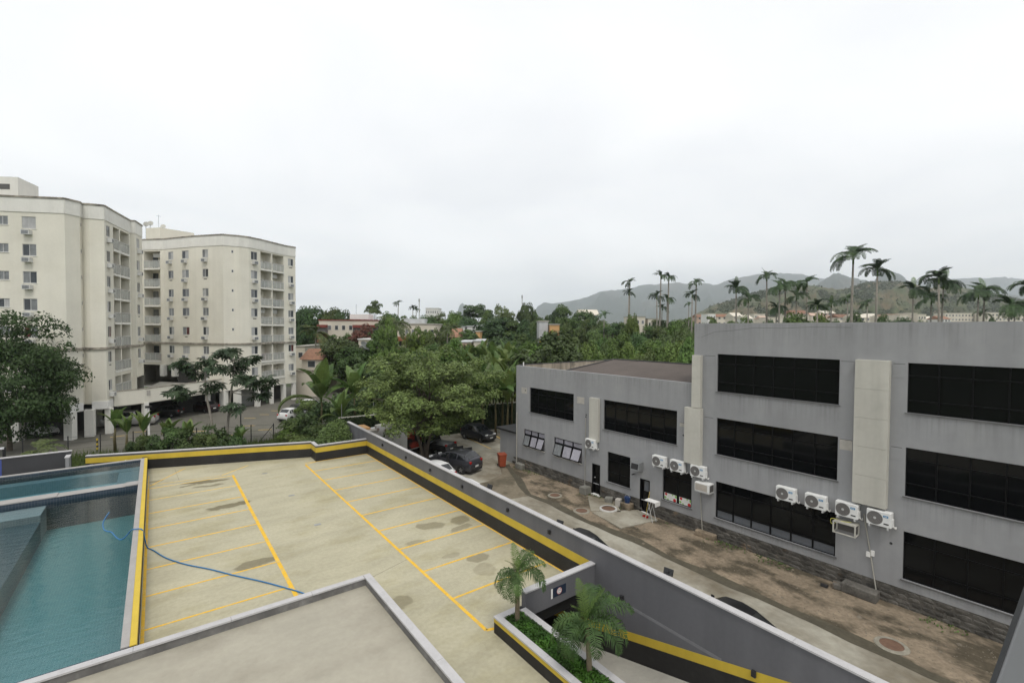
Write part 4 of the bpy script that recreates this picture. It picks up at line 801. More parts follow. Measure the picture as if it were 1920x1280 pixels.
def car(label,cat,loc,fwd,kind='hatch',L_=4.0,W_=1.72,H_=1.5,pm=None,group=None,doors=(),name='parked_car'):
    a=math.atan2(fwd[1],fwd[0]); t=thing(name,label,cat,(loc[0],loc[1],GZ+.005),a,group)
    P=PROF[kind]; hw=W_/2; zb=.22; rings=[]
    for (q,top,belt,wf,rf_) in P:
        x=L_*(.5-q); w_=hw*wf; zt=top*H_; zl=belt*H_; wr=hw*rf_; nose=q<.02 or q>.99
        z0=zb+.12 if nose else zb
        rings.append([(x,0,z0),(x,w_*.88,z0),(x,w_*.985,z0+.12),(x,w_,(z0+zl)/2+.05),(x,w_*.965,zl),(x,wr,zt-.035),(x,wr*.6,zt-.004),(x,0,zt)])
    b=MB(); n=8
    for side in (1,-1):
        for r0,r1 in zip(rings,rings[1:]):
            for i in range(n-1):
                q=[r0[i],r0[i+1],r1[i+1],r1[i]]; q=[(p[0],p[1]*side,p[2]) for p in q]; b.face(q if side>0 else q[::-1])
        for r_,fl in ((rings[0],1),(rings[-1],-1)):
            pts=[(p[0],p[1]*side,p[2]) for p in r_]; b.face(pts[::-1] if side*fl>0 else pts)
    me=b.mesh('body',pm); bm=bmesh.new(); bm.from_mesh(me); bmesh.ops.remove_doubles(bm,verts=bm.verts,dist=.001); bmesh.ops.recalc_face_normals(bm,faces=bm.faces); bm.to_mesh(me); bm.free()
    me.polygons.foreach_set('use_smooth',[True]*len(me.polygons)); bo=link('body',me,t); e=bo.modifiers.new('e','EDGE_SPLIT'); e.split_angle=R(38)
    def lerp(i,u,k): return [rings[i][k][c]*(1-u)+rings[i+1][k][c]*u for c in range(3)]
    def glass(c4,nm,off=(0,0,0)):
        g_=MB(); g_.face([(p[0]+off[0],p[1]+off[1],p[2]+off[2]) for p in c4]); return g_.build(nm,m_cg,t)
    ic=3; ir=4   # cowl, roof start
    te=6 if kind!='pickup' else 6
    def mixp(p,q,u): return tuple(p[c]*(1-u)+q[c]*u for c in range(3))
    for side in (1,-1):
        def S(p): return (p[0],p[1]*side,p[2])
        segs=[(3,.35,4,1.0),(4,.15,5,.75),(5,.85,6,.55)] if kind!='pickup' else [(3,.4,4,1.0),(4,.2,5,.9),(5,.15,6,.0)]
        def belt(i,u): p=lerp(i,u,4); return p
        def roof(i,u): p=lerp(i,u,5); return p
        wl_=[((3,.30),(4,.52)),((4,.62),(5,.40)),((5,.52),(6,.45))] if kind!='pickup' else [((3,.35),(4,.50)),((4,.60),(5,.85))]
        for (i0,u0),(i1,u1) in wl_:
            A,B_,C_,D_=belt(i0,u0),belt(i1,u1),roof(i1,u1),roof(i0,u0)
            if i0==3: D_=roof(3,.9)
            if i1==6: C_=roof(6,.10)
            A2,B2,C2,D2=mixp(A,D_,.08),mixp(B_,C_,.08),mixp(B_,C_,.88),mixp(A,D_,.88)
            q=[S((p[0],p[1]+.012,p[2])) for p in (A2,B2,C2,D2)]; glass(q if side<0 else q[::-1],'side_window')
    def across(i,u,j,v,nm):
        l0,r0=lerp(i,u,5),lerp(j,v,5); y0,y1=l0[1]*.93,r0[1]*.93
        zf=.02; q=[(l0[0],-y0,l0[2]+zf),(l0[0],y0,l0[2]+zf),(r0[0],y1,r0[2]+zf),(r0[0],-y1,r0[2]+zf)]
        m0=[(l0[0],0,l0[2]+zf+.034),(r0[0],0,r0[2]+zf+.034)]
        g_=MB(); g_.face([q[0],m0[0],m0[1],q[3]]); g_.face([m0[0],q[1],q[2],m0[1]]); g_.build(nm,m_cg,t)
    across(3,.08,3,.92,'windshield'); across(6,.08,6,.85,'rear_window')
    wr=.33 if kind in('suv','pickup') else .29; ty,ri=wheel_me(wr)
    for fx in (.185,.80):
        for side in (1,-1):
            x=L_*(.5-fx); ar=MB().disc((x,side*(hw+.004),wr+.02),wr+.07,'y',20,0,-side); ar.build('wheel_arch',m_dark,t)
            wh=link('wheel',ty,t,(x,side*(hw-.07),wr)); link('rim',ri,wh)
    zl=P[2][2]*H_
    for side in (1,-1):
        MB().box(L_/2-.22,side*hw*.62-.16,zl-.13,L_/2-.06,side*hw*.62+.16,zl+.01).build('headlight',m_lamp,t,bevel=.02)
        MB().box(-L_/2+.02,side*hw*.78-.10,zl-.06,-L_/2+.16,side*hw*.78+.12,zl+.12).build('tail_light',m_red,t,bevel=.02)
        MB().box(L_*.5-L_*.30,side*(hw+.02)-.02,.64*H_,L_*.5-L_*.30+.14,side*(hw+.02)+side*.14+.02 if side>0 else side*(hw+.02)+.02,.64*H_+.11).build('mirror',pm,t,bevel=.02)
    MB().box(-L_/2-.015,-.2,.52,-L_/2+.02,.2,.65).build('number_plate',m_plate,t); MB().box(L_/2-.02,-.2,.42,L_/2+.012,.2,.54).build('number_plate',m_plate,t)
    MB().box(-L_/2-.008,-hw*.8,.24,-L_/2+.05,hw*.8,.40).build('bumper',m_dark,t); MB().box(L_/2-.06,-hw*.7,.26,L_/2+.006,hw*.7,.40).build('bumper',m_dark,t)
    MB().box(L_/2-.04,-.3,zl-.12,L_/2+.008,.3,zl-.03).build('grille',m_chrome,t)
    for (side,fx,ang) in doors:
        x=L_*(.5-fx); d=MB().box(-1.0,-.04,.30,0,.04,.62*H_).box(-.85,-.02,.62*H_,-.05,.02,.92*H_)
        d.build('open_door',m_dark,t,(x,side*hw*1.0,0),(0,0,-side*R(ang)))
    return t
p_suv=paint('graphite',(.05,.051,.06),.35,.55); p_blk=paint('black',(.010,.010,.011)); p_dk=paint('dark_blue_grey',(.02,.021,.026),.0,.45); p_wh=paint('white',(.66,.66,.65)); p_sil=paint('silver',(.42,.41,.39),.3); p_red=paint('dark_red',(.018,.008,.008))
car('dark grey SUV with doors open beside the leafy tree','car',(19.15,32.95),(-.36,.93),'suv',4.35,1.8,1.6,p_suv,doors=((1,.52,62),(-1,.52,65),(-1,.30,60)))
car('dark hatchback facing the camera near the ivy wall','car',(26.2,40.4),(.16,-.98),'hatch',3.9,1.7,1.55,p_dk)
car('black pickup seen from behind under the leafy tree','car',(19.9,39.0),(-.42,.9),'pickup',5.1,1.82,1.75,p_blk)
car('white hatchback mostly hidden behind the wall beside the SUV','car',(16.2,31.3),(-.2,.98),'hatch',3.9,1.7,1.5,p_wh)
car('white car of which only the roof edge clears the wall','car',(15.75,26.3),(0,1),'hatch',4.0,1.7,1.5,p_wh)
car('black car behind the wall opposite the shop window','car',(16.15,16.3),(0,1),'sedan',4.3,1.76,1.5,p_blk)
car('black car behind the wall near the manhole cover','car',(16.15,8.75),(0,1),'sedan',4.3,1.76,1.5,p_blk)
car('silver pickup parked under the apartment block between white pillars','pickup truck',(-2.4,69.3),(-.97,.22),'pickup',5.1,1.8,1.75,p_sil)
car('dark car with red tail lamp deep in the open garage','car',(.8,73.4),(-.9,.42),'hatch',3.9,1.7,1.5,p_blk)
car('dark red car in the garage beside the second pillar','car',(5.2,75.2),(-.5,.86),'hatch',3.9,1.7,1.5,p_red)
car('small white hatchback parked at the lot edge behind the banana plants','car',(13.4,62.4),(.82,.57),'hatch',3.6,1.62,1.5,p_wh)
car('dark car next to the white hatchback at the lot edge','car',(15.2,65.6),(.82,.57),'hatch',3.9,1.7,1.5,p_dk)
car('white car farthest along the row at the lot edge','car',(17.0,68.6),(.82,.57),'hatch',3.9,1.7,1.5,p_wh)
car('silver car in the shade under the block at the left frame edge','car',(-12.2,69.2),(.5,-.86),'sedan',4.3,1.7,1.45,p_sil)
car('pale car beside the silver one under the nearer block','car',(-9.6,68.4),(.5,-.86),'hatch',3.9,1.7,1.45,p_wh)
# box truck with painted rear
tr=thing('box_truck','white box truck with red and black painted rear panel behind the wall','truck',(17.0,40.3,GZ),math.atan2(.93,-.37))
m_trk=mat('truck_box_white',(.60,.59,.56),.55,.06,1.5,.1,5,tint=((.22,.14,.10),1.6,.55,.66,.9))
m_trr=mat('truck_box_painted',(.38,.05,.03),.6,.15,1.5,.2,5,tint=((.02,.018,.018),1.1,.45,.55,1))
MB().box(-2.6,-.95,.75,1.3,.95,2.6).build('cargo_box',m_trk,tr,bevel=.03); MB().box(-2.615,-.88,.85,-2.6,.88,2.53).build('rear_panel',m_trr,tr); MB().box(-2.55,-.9,2.602,1.25,.9,2.61).build('box_roof',m_cream,tr)
cb=MB(); cb.v=[(1.35,-.85,.5),(2.75,-.85,.5),(2.75,.85,.5),(1.35,.85,.5),(1.35,-.8,2.2),(2.2,-.75,2.2),(2.2,.75,2.2),(1.35,.8,2.2),(2.72,-.85,1.2),(2.72,.85,1.2)]
cb.f=[(0,3,2,1),(4,5,6,7),(0,1,8,5,4),(3,7,6,9,2),(1,2,9,8),(8,9,6,5),(0,4,7,3)]; cb.mi=[0]*7; cb.build('cab',p_wh,tr,bevel=.04)
for sd_ in (1,-1):
    f=MB(); f.face([(1.55,sd_*.853,1.25),(2.5,sd_*.853,1.25),(2.15,sd_*.80,2.0),(1.55,sd_*.815,2.0)][::sd_]); f.build('side_window',m_cg,tr); MB().box(2.3,sd_*1.0-.05,1.3,2.36,sd_*1.0+.05,1.65).build('mirror',m_dark,tr)
f=MB(); f.face([(2.735,-.75,1.3),(2.735,.75,1.3),(2.28,.68,2.08),(2.28,-.68,2.08)]); f.build('windshield',m_cg,tr)
MB().box(-2.6,-.4,.45,2.4,.4,.75).build('chassis',m_dark,tr)
ty,ri=wheel_me(.37)
for x in (2.0,-1.6):
    for sd_ in (1,-1): wh=link('wheel',ty,tr,(x,sd_*.8,.37)); link('rim',ri,wh)

# ================================================================== vegetation
ng=np.random.default_rng(11)
def leaf_quads(C,Nrm,size,aspect=.55):
    """rhombic leaves at C facing roughly Nrm"""
    n=len(C); r=ng.normal(size=(n,3)); T=r-Nrm*(r*Nrm).sum(1,keepdims=True); T/=np.linalg.norm(T,axis=1,keepdims=True)+1e-9
    B=np.cross(Nrm,T); sz=np.asarray(size).reshape(-1,1)*np.ones((n,1))
    V=np.stack([C-T*sz*.5,C+B*sz*aspect*.5-T*sz*.05,C+T*sz*.5,C-B*sz*aspect*.5-T*sz*.05],1).reshape(-1,3)
    return V,np.arange(4*n).reshape(-1,4)
def crown_mesh(name,m,seed,nleaf,clumps,leaf,flat=.8,shape='round',spread=.30,low=0.0,jag=0.0):
    """leafy crown in a unit box: x,y in -.5...5, z 0..1"""
    global ng; ng=np.random.default_rng(seed)
    K=[]; 
    while len(K)<clumps:
        p=ng.uniform(-1,1,3)
        if shape=='umbrella': p[2]=abs(p[2])*.6+.25
        if np.linalg.norm(p)>1 or np.linalg.norm(p)<.45: continue
        K.append(p)
    K=np.array(K)*(1+jag*ng.uniform(-1,1,(clumps,1)))*np.array([.40,.40,.36]); K[:,2]+=.52
    rad=ng.uniform(.55,1.25,clumps)*spread*.5
    w_=rad**2; idx=ng.choice(clumps,nleaf,p=w_/w_.sum())
    d=ng.normal(size=(nleaf,3)); d/=np.linalg.norm(d,axis=1,keepdims=True); d[:,2]=np.where(d[:,2]<-.35,-d[:,2]*.6,d[:,2])
    rr_=ng.uniform(.25,1,nleaf)**.35
    C=K[idx]+d*(rad[idx]*rr_)[:,None]*np.array([1,1,flat])
    out=C-np.array([0,0,.45]); out/=np.linalg.norm(out,axis=1,keepdims=True)+1e-9
    N=d*.7+out*.5+ng.normal(size=(nleaf,3))*.55+np.array([0,0,.35]); N/=np.linalg.norm(N,axis=1,keepdims=True)
    V,F=leaf_quads(C,N,leaf*ng.uniform(.6,1.3,nleaf)); return np_mesh(name,V,F,m),K
def limb_mesh(K,m,seed,crown0,n=9,r0=.03,pts_low=None):
    """trunk and limbs in the tree's unit box (height 1); crown spans crown0..1"""
    r_=random.Random(seed); b=MB(); fork=crown0+.12*(1-crown0)
    tp=[(0,0,0),(r_.uniform(-.02,.02),r_.uniform(-.02,.02),fork*.5),(r_.uniform(-.03,.03),r_.uniform(-.03,.03),fork)]
    b.tube(smooth_path(tp,3),[r0*(1-.09*i) for i in range(7)],7)
    for k in range(min(n,len(K))):
        e=Vector((K[k][0],K[k][1],crown0+(1-crown0)*K[k][2])); st=Vector(tp[2])*r_.uniform(.85,1); mid=st.lerp(e,.5)+Vector((r_.uniform(-.03,.03),r_.uniform(-.03,.03),.04))
        b.tube([st,mid,e],[r0*.42,r0*.26,r0*.08],5)
    return b.mesh('trunk',m)
f_dark =foliage('leaf_dark_green',(.040,.074,.023),(.082,.130,.040),.35,clump=.5)
f_mid  =foliage('leaf_mid_green',(.064,.108,.030),(.118,.172,.050),.35,clump=.5)
f_lite =foliage('leaf_bright_green',(.074,.135,.026),(.135,.205,.046),.35,clump=.5)
f_olive=foliage('leaf_olive_green',(.095,.145,.036),(.175,.225,.070),.4,clump=.8)
PROTO=[]
for i,(m,n,cl,lf,fl,shp,sp,c0) in enumerate(((f_dark,9000,46,.052,.85,'round',.34,.10),(f_dark,9000,60,.046,.75,'round',.29,.12),(f_mid,8000,42,.050,.85,'round',.33,.10),(f_mid,7000,54,.048,.7,'round',.28,.15),(f_lite,8000,40,.055,.9,'round',.34,.05),(f_lite,7500,56,.05,.8,'round',.29,.08),(f_mid,4200,34,.042,.5,'umbrella',.26,.35),(f_dark,5200,30,.044,.55,'umbrella',.30,.30))):
    me,K=crown_mesh('crown',m,100+i,n,cl,lf,fl,shp,sp*.9,jag=.18); PROTO.append((me,limb_mesh(K,m_wood,i,c0),c0))
KIND={0:(0,1),1:(2,3),2:(4,5),3:(6,),4:(7,)}
WORD={0:'dark green',1:'mid green',2:'bright green',3:'airy flat-topped',4:'dark flat-topped'}
rt=random.Random(31)
def tree(px,py,wpx,d,kind,label,group,name='tree',base_z=-1.3):
    top=at(px,py,d); base=Vector((top.x,top.y,base_z)); h=top.z-base_z; wd=wpx*d/F_PX*1.22
    me,tk,c0=PROTO[rt.choice(KIND[kind])]
    t=thing(name,label,'tree',base,rt.uniform(0,6.28),group); 
    link('trunk',tk,t,scale=(wd,wd,h)); c=link('crown',me,t,(0,0,h*c0),scale=(wd,wd*rt.uniform(.85,1.1),h*(1-c0)*1.02))
    v=rt.uniform(.8,1.2); c.color=(v*rt.uniform(.85,1.2),v,v*rt.uniform(.8,1.15),1); return t
FAR=[(566,571,46,125,0),(590,570,60,122,0),(622,573,56,120,0),(645,577,42,118,0),(668,590,42,140,1),(700,557,34,150,3),(720,582,50,150,1),(745,585,50,160,1),(775,590,46,150,1),(800,588,50,160,0),(826,582,40,170,1),(850,583,44,165,2),(880,592,60,140,0),(893,565,60,165,4),(918,575,42,150,1),(945,567,48,150,1),(930,592,96,112,0),(967,598,74,110,0),(990,564,38,150,0),(1012,583,48,140,1),(1038,580,42,145,0),(1062,572,62,140,0),(1092,578,50,140,0),(1112,586,40,140,0),(1068,606,46,95,0),(1125,600,54,120,1),
 (1150,600,54,110,3),(1172,598,44,110,1),(1188,588,28,95,2),(1200,600,36,160,0),(1215,606,54,105,1),(1228,597,32,150,0),(1242,612,60,100,0),(1268,600,48,105,2),(1292,604,48,95,1)]
rz=random.Random(77)
for i in range(34):
    px=675+i*18.5+rz.uniform(-8,8)
    if px<1300: FAR.append((px,rz.uniform(588,603),rz.uniform(34,58),rz.uniform(105,165),rz.choice((1,1,2,0,3,4))))
for i,q in enumerate(sorted(FAR)): tree(*q,'%s tree, %s from the left along the far treeline'%(WORD[q[4]],ordinal(i)),'far treeline behind the houses')
MID=[(640,628,88,84,0),(612,642,54,90,1),(657,646,60,80,0),(690,664,64,66,1),(722,676,64,58,1),(757,650,64,72,2),(800,640,70,75,1),(835,647,66,72,2),(790,664,76,56,1),(780,614,38,95,2),(812,622,44,95,1),(850,628,46,95,1),(880,612,40,100,3),(942,628,90,80,0),(1000,640,56,78,2),(1030,622,140,58,0),(1100,642,66,62,2),(1140,650,66,57,2),(1150,622,60,82,1),(1182,645,60,59,2),(1200,620,62,82,0),(1222,652,66,55,1),(1250,620,62,82,1),(1257,640,64,60,2),(1287,616,44,85,1),(1292,632,64,54,2),(700,640,40,90,1),(625,622,40,100,1),(655,626,36,100,2),(690,626,40,98,1),(715,618,36,96,1),(770,622,34,98,1),(800,618,36,99,2),(822,612,34,100,1),(868,640,50,85,1)]
for i in range(22):
    px=690+i*28+rz.uniform(-10,10)
    if px<1300 and not 735<px<830 and not 862<px<978: MID.append((px,rz.uniform(618,648),rz.uniform(40,66),rz.uniform(66,96),rz.choice((1,2,2,1,2))))
for i,q in enumerate(sorted(MID)): tree(*q,'%s tree, %s from the left in the grove beyond the wall'%(WORD[q[4]],ordinal(i)),'grove beyond the ivy wall')
BEH=[(1330,588,44,150,1),(1352,593,54,120,1),(1392,594,54,120,2),(1440,596,40,130,0),(1488,586,80,88,2),(1535,590,60,95,2),(1600,586,54,108,0),(1650,590,44,130,0),(1692,592,54,118,0),(1735,596,34,140,1),(1575,596,40,130,1),(1860,597,30,140,0)]
for i,q in enumerate(sorted(BEH)): tree(*q,'%s tree top, %s from the left above the tall office roofline'%(WORD[q[4]],ordinal(i)),'tree tops above the office roof')
# vine-wrapped column tree and dark red-brown crown by the cream house
t=tree(727,596,40,68,2,'narrow column of bright vines smothering a palm trunk','vine column'); t=tree(683,608,64,100,0,'maroon leaved round tree in front of the red balcony house','maroon tree')
for c in t.children:
    if c.name.startswith('crown'): c.color=(3.2,.75,1.6,1)
# broad leafy tree standing in the alley
m_big,K=crown_mesh('crown',f_olive,77,40000,250,.019,.9,'round',.135,jag=.25)
bt=thing('shade_tree','broad olive green leafy tree standing between the truck and the SUV','tree',(18.55,37.1,GZ-.05),.6)
trk=MB(); r_=random.Random(2); HT=10.1
for q in range(3):
    dx_,dy_=(-.35,.1,.4)[q],(.2,-.25,.2)[q]; trk.tube(smooth_path([(dx_*.5,dy_*.5,0),(dx_,dy_,1.2),(dx_*2.2,dy_*2.2,2.6),(dx_*4,dy_*4,4.6)],4),[.17-.010*i for i in range(13)],8)
for k in range(26):
    e=Vector((K[k][0]*15.4+.9,K[k][1]*13.2+.3,0.3+K[k][2]*10.0)); st=Vector(((-.7,.05,.8)[k%3],(.4,-.5,.4)[k%3],2.6+.08*k)); trk.tube([st,st.lerp(e,.5)+Vector((0,0,.5)),e],[.085,.05,.015],5)
trk.build('trunk',m_wood,bt,smooth=True); c=link('crown',m_big,bt,(1.0,.1,.1),scale=(14.6,13.2,10.4))
# dark tree at the left edge
m_lf,K=crown_mesh('crown',f_dark,81,30000,130,.023,.8,'round',.22,jag=.22)
p=at(18,860,43); lt=thing('edge_tree','dark dense tree rising at the left frame edge in front of the block','tree',(p.x,p.y,-1.3),2.1)
link('trunk',limb_mesh(K,m_wood,3,.1,14,.022),lt,scale=(10.5,10.5,12.2)); c=link('crown',m_lf,lt,(-1.2,0,-.8),scale=(9.0,10.5,14.2)); c.color=(.8,.85,.8,1)

# ---- palms
def frond_mesh(name,m,seed,n=26,a0=.9,droop=2.2,ll=.30,lw=.05,hang=.5):
    """one feathered frond of unit length springing from the origin along +x"""
    r_=random.Random(seed); V=[];F=[]; p=Vector((0,0,0)); N_=n; step=1/N_
    def quad(*q):
        k=len(V); V.extend(tuple(x) for x in q); F.append((k,k+1,k+2,k+3))
    prev=p
    for i in range(N_+1):
        t=i/N_; a=a0-droop*t; d=Vector((math.cos(a),0,math.sin(a))); q=p+d*step; up=Vector((-math.sin(a),0,math.cos(a))); wd=.014*(1-t*.8)
        quad(p+Vector((0,wd,0)),p-Vector((0,wd,0)),q-Vector((0,wd*.9,0)),q+Vector((0,wd*.9,0)))
        if t>.10:
            l_=ll*(math.sin(math.pi*min(1,(t*.92+.08)))**.6)*r_.uniform(.85,1.1)
            for sd_ in (1,-1):
                dr=(Vector((0,sd_,0))+d*r_.uniform(.35,.7)+up*r_.uniform(.0,.35)).normalized(); mid=q+dr*l_*.55; tip=mid+(dr*.6-Vector((0,0,hang*r_.uniform(.6,1.3)))).normalized()*l_*.5
                sv=d*lw*.5; quad(q-sv*.5,mid-sv,mid+sv,q+sv*.5); quad(mid-sv,tip-sv*.15,tip+sv*.15,mid+sv)
        p=q
    return np_mesh(name,V,F,m)
f_palm=foliage('palm_frond_green',(.032,.068,.024),(.064,.108,.036),.3,clump=.6)
f_palmy=foliage('young_frond_green',(.085,.15,.03),(.13,.19,.05),.25,clump=.6)
f_palm2=foliage('planter_frond_green',(.036,.074,.019),(.072,.125,.033),.3,clump=3)
f_coco=foliage('coconut_frond_green',(.06,.085,.022),(.10,.125,.04),.3,clump=.6)
FR=[frond_mesh('frond',f_palm,i,34,a,d,.19,.030,.5) for i,(a,d) in enumerate(((1.42,1.4),(1.12,1.9),(.78,2.1),(.30,1.9)))]
FC=[frond_mesh('frond',f_coco,i+9,22,a,d,.26,.05,.7) for i,(a,d) in enumerate(((1.15,1.6),(.7,1.8),(.25,1.8),(-.35,1.1)))]
FP=[frond_mesh('frond',f_palm2,i+20,40,a,d,.30,.026,.9) for i,(a,d) in enumerate(((1.25,1.9),(.95,2.4),(.6,2.5),(.25,2.2)))]
FY=[frond_mesh('frond',f_palmy,i+30,40,a,d,.20,.022,.15) for i,(a,d) in enumerate(((1.35,.5),(1.2,.8)))]
trunks={}
def palm(px,py,hw,d,label,group,F=FR,n=13,young=False,trunk_m=None,ratio=.0095,base_z=-1.3,name='palm_tree',shaft=True):
    c=at(px,py,d); h=c.z-base_z; L_=hw*d/F_PX*1.45
    t=thing(name,label,'palm tree',(c.x,c.y,base_z),rt.uniform(0,6),group); t.rotation_euler[0]=rt.uniform(-.02,.02); t.rotation_euler[1]=rt.uniform(-.02,.02); v_=rt.uniform(.8,1.3)
    tb=MB(); r0=max(.17,h*ratio); tb.tube([(0,0,0),(0,0,h*.3),(0,0,h*.7),(0,0,h-L_*.28)],[r0*1.05,r0*1.15,r0*.85,r0*.62],9,0); tb.build('trunk',trunk_m or m_barkp,t,smooth=True)
    if shaft: MB().tube([(0,0,h-L_*.30),(0,0,h-L_*.12),(0,0,h+.05)],[r0*.72,r0*.66,r0*.3],8).build('crown_shaft',f_palmy,t,smooth=True)
    for i in range(n):
        me=F[min(3,int(4*((i*.618)%1)))]; link('frond',me,t,(0,0,h-.05),(0,0,i*2.399+rt.uniform(-.2,.2)),(L_*rt.uniform(.85,1.12)*(.72,.86,1,1)[min(3,int(4*((i*.618)%1)))],)*3).color=(v_,v_,v_,1)
    if young: link('frond',FY[0],t,(0,0,h),(0,0,rt.uniform(0,6)),(L_*.8,)*3)
    return t
ROYAL=[(1179,530,14,120,0),(1178,549,12,118,0),(1237,517,14,118,0),(1253,519,13,118,0),(1234,555,15,112,0),(1252,560,13,116,0),(1304,531,15,105,0),(1298,552,15,104,0),(1384,541,21,92,1),(1405,560,19,90,0),(1441,519,18,95,1),(1460,538,21,90,0),(1475,533,19,92,0),(1515,530,20,92,0),(1496,556,19,90,1),(1536,573,19,85,0),(1560,570,16,95,1),(1455,577,17,92,1),(1598,481,33,84,0),(1643,506,27,86,0),(1628,568,13,120,0),(1590,560,15,112,0),(1712,543,23,90,1),(1767,520,29,86,0),(1764,532,26,90,1),(1745,562,22,92,0),(1832,550,27,86,0),(1845,545,25,88,1),(1841,588,14,110,0),(1891,572,29,84,0),(1899,580,24,88,0),(1921,536,22,96,0),(1292,570,8,150,0),(1240,577,12,120,0),(745,568,9,160,0),(772,578,9,160,0),(780,579,8,165,0)]
for i,q in enumerate(sorted(ROYAL)): palm(*q[:4],'tall royal palm with bare pale trunk, %s from the left on the skyline'%ordinal(i),'royal palms on the skyline',n=30 if q[2]>16 else 20,young=bool(q[4]))
palm(592,622,28,92,'coconut palm beside the far block and tiled hut','coconut palms',FC,16,ratio=.012,shaft=False); palm(735,608,32,82,'coconut palm rising above the vine column','coconut palms',FC,16,ratio=.012,shaft=False)
palm(838,618,18,96,'low feathery palm by the orange house','coconut palms',FC,12,shaft=False)
palm(1133,592,16,110,'squat palm beside the treeline left of the royal palms','coconut palms',FR,12,shaft=False)
# palms in the planter: every frond a part
def planter_palm(x,y,zc,L_,label,n=15,lean=(0,0),base=.4):
    t=thing('planter_palm',label,'palm tree',(x,y,base),0,'palms in the planter'); h=zc-base
    top=Vector((lean[0],lean[1],h)); pts=[Vector((0,0,0)),Vector((lean[0]*.3,lean[1]*.3,h*.5)),top]
    MB().tube(smooth_path(pts,4),[.085-.003*i for i in range(9)],9).build('trunk',mat('ringed_palm_trunk',(.16,.13,.085),.85,.25,3,.25,16),t,smooth=True)
    MB().tube([top*.82,top*.95,top+Vector((0,0,.12))],[.075,.07,.03],8).build('crown_shaft',f_palmy,t,smooth=True)
    for i in range(n): link('frond',FP[min(3,int(4*((i*.618+.1)%1)))],t,top,(0,0,i*2.399+rt.uniform(-.25,.25)),(L_*rt.uniform(.85,1.1),)*3)
    for i in range(3): link('frond',FY[i%2],t,top,(0,0,1.3+i*2.1),(L_*.78,)*3)
    return t
planter_palm(9.36,12.05,2.02,1.22,'planter palm nearest the lintel wall with upright pale new frond',13); planter_palm(9.55,9.0,1.72,1.46,'larger planter palm with a bare ringed trunk',14,(.1,.25)); planter_palm(9.6,5.75,1.12,1.0,'planter palm of which only frond tips show at the bottom edge',12)
# ground cover in the planter
C=np.stack([ng.uniform(9.04,9.73,7500),ng.uniform(6,12.36,7500),.40+ng.uniform(0,1,7500)**.8*.17],1); N=ng.normal(size=(7500,3))*.6+[0,0,1.0]; N/=np.linalg.norm(N,axis=1,keepdims=True)
V,Fq=leaf_quads(C,N,ng.uniform(.05,.10,7500),.7); tag(link('ground_cover',np_mesh('ground_cover',V,Fq,foliage('ground_cover_leaf',(.035,.10,.012),(.075,.17,.022),.4,clump=2.5))),'low bright green ground cover filling the planter','ground cover',kind='stuff')
# ---- banana plants
def banana_leaf(seed,a0,droop,wd=.15):
    r_=random.Random(seed); V=[];F=[]; n=16; p=Vector((0,0,0)); rows=[]
    for i in range(n+1):
        t=i/n; a=a0-droop*t*t; d=Vector((math.cos(a),0,math.sin(a))); up=Vector((-math.sin(a),0,math.cos(a))); w_=0.012 if t<.16 else wd*max(.02,math.sin(math.pi*((t-.16)/.84)**.75))**.7
        rows.append((p+Vector((0,w_,0))*.92+up*w_*.35,p,p-Vector((0,w_,0))*.92+up*w_*.35)); p=p+d/n
    for i in range(n):
        for sd_ in (0,2):
            A,B_=rows[i],rows[i+1]; k=len(V); gap=.86 if r_.random()<.35 else .99
            e0=A[sd_]; e1=A[sd_].lerp(B_[sd_],gap)
            q=[A[1],e0,e1,B_[1]]; V.extend(tuple(x) for x in (q if sd_==0 else q[::-1])); F.append((k,k+1,k+2,k+3))
    return np_mesh('leaf',V,F,f_ban)
f_ban=foliage('banana_leaf',(.070,.125,.032),(.135,.20,.06),.15,trans=.3,clump=.5,rough=.42)
BL=[banana_leaf(i,a,d,w_) for i,(a,d,w_) in enumerate(((1.45,.5,.15),(1.25,1.2,.18),(1.05,1.9,.18),(.8,2.3,.18),(.5,2.3,.17),(1.35,.8,.16)))]
m_bstem=mat('banana_stem',(.10,.085,.04),.7,.3,2,.3,8)
def banana(px,py,d,L_,label,n=8,base_z=-1.3,up=False):
    c=at(px,py,d); t=thing('banana_plant',label,'banana plant',(c.x,c.y,base_z),rt.uniform(0,6),'banana plants'); h=max(.4,c.z-base_z-L_*.80)
    MB().tube([(0,0,0),(.05,0,h*.6),(.0,.05,h)],[.14,.11,.07],8).build('stem',m_bstem,t,smooth=True)
    for i in range(n):
        k=(0,5,1,1,2,2,3,4)[i%8] if not up else (0,5,0,1,5,1,2,2)[i%8]
        l_=link('leaf',BL[k],t,(0,0,h-.05),(rt.uniform(-.12,.12),rt.uniform(-.1,.1),i*2.399+rt.uniform(-.4,.4)),(L_*rt.uniform(.8,1.1),)*3); v=rt.uniform(.75,1.25); l_.color=(v*rt.uniform(.9,1.2),v,v*.95,1)
    return t
BAN=[(q[0],q[1],q[2],q[3]*1.35) for q in [(885,652,66,2.9),(906,646,66,3),(926,642,64,3),(950,640,62,3),(966,652,60,2.9),(880,674,60,2.8),(895,668,58,2.9),(915,672,56,2.9),(938,666,56,3),(960,674,54,2.8),(905,704,51,2.6),(930,702,50,2.8),(952,708,49.5,2.6),(1088,655,62,2.4),(868,660,64,2.6),(942,690,52,2.6),(920,655,60,3.1),(895,690,54,2.9),(970,690,51,2.7),(912,690,53,2.8),(955,655,58,3)]]
for i,q in enumerate(sorted(BAN)): banana(*q,'banana plant, %s from the left in the grove left of the office'%ordinal(i),11)
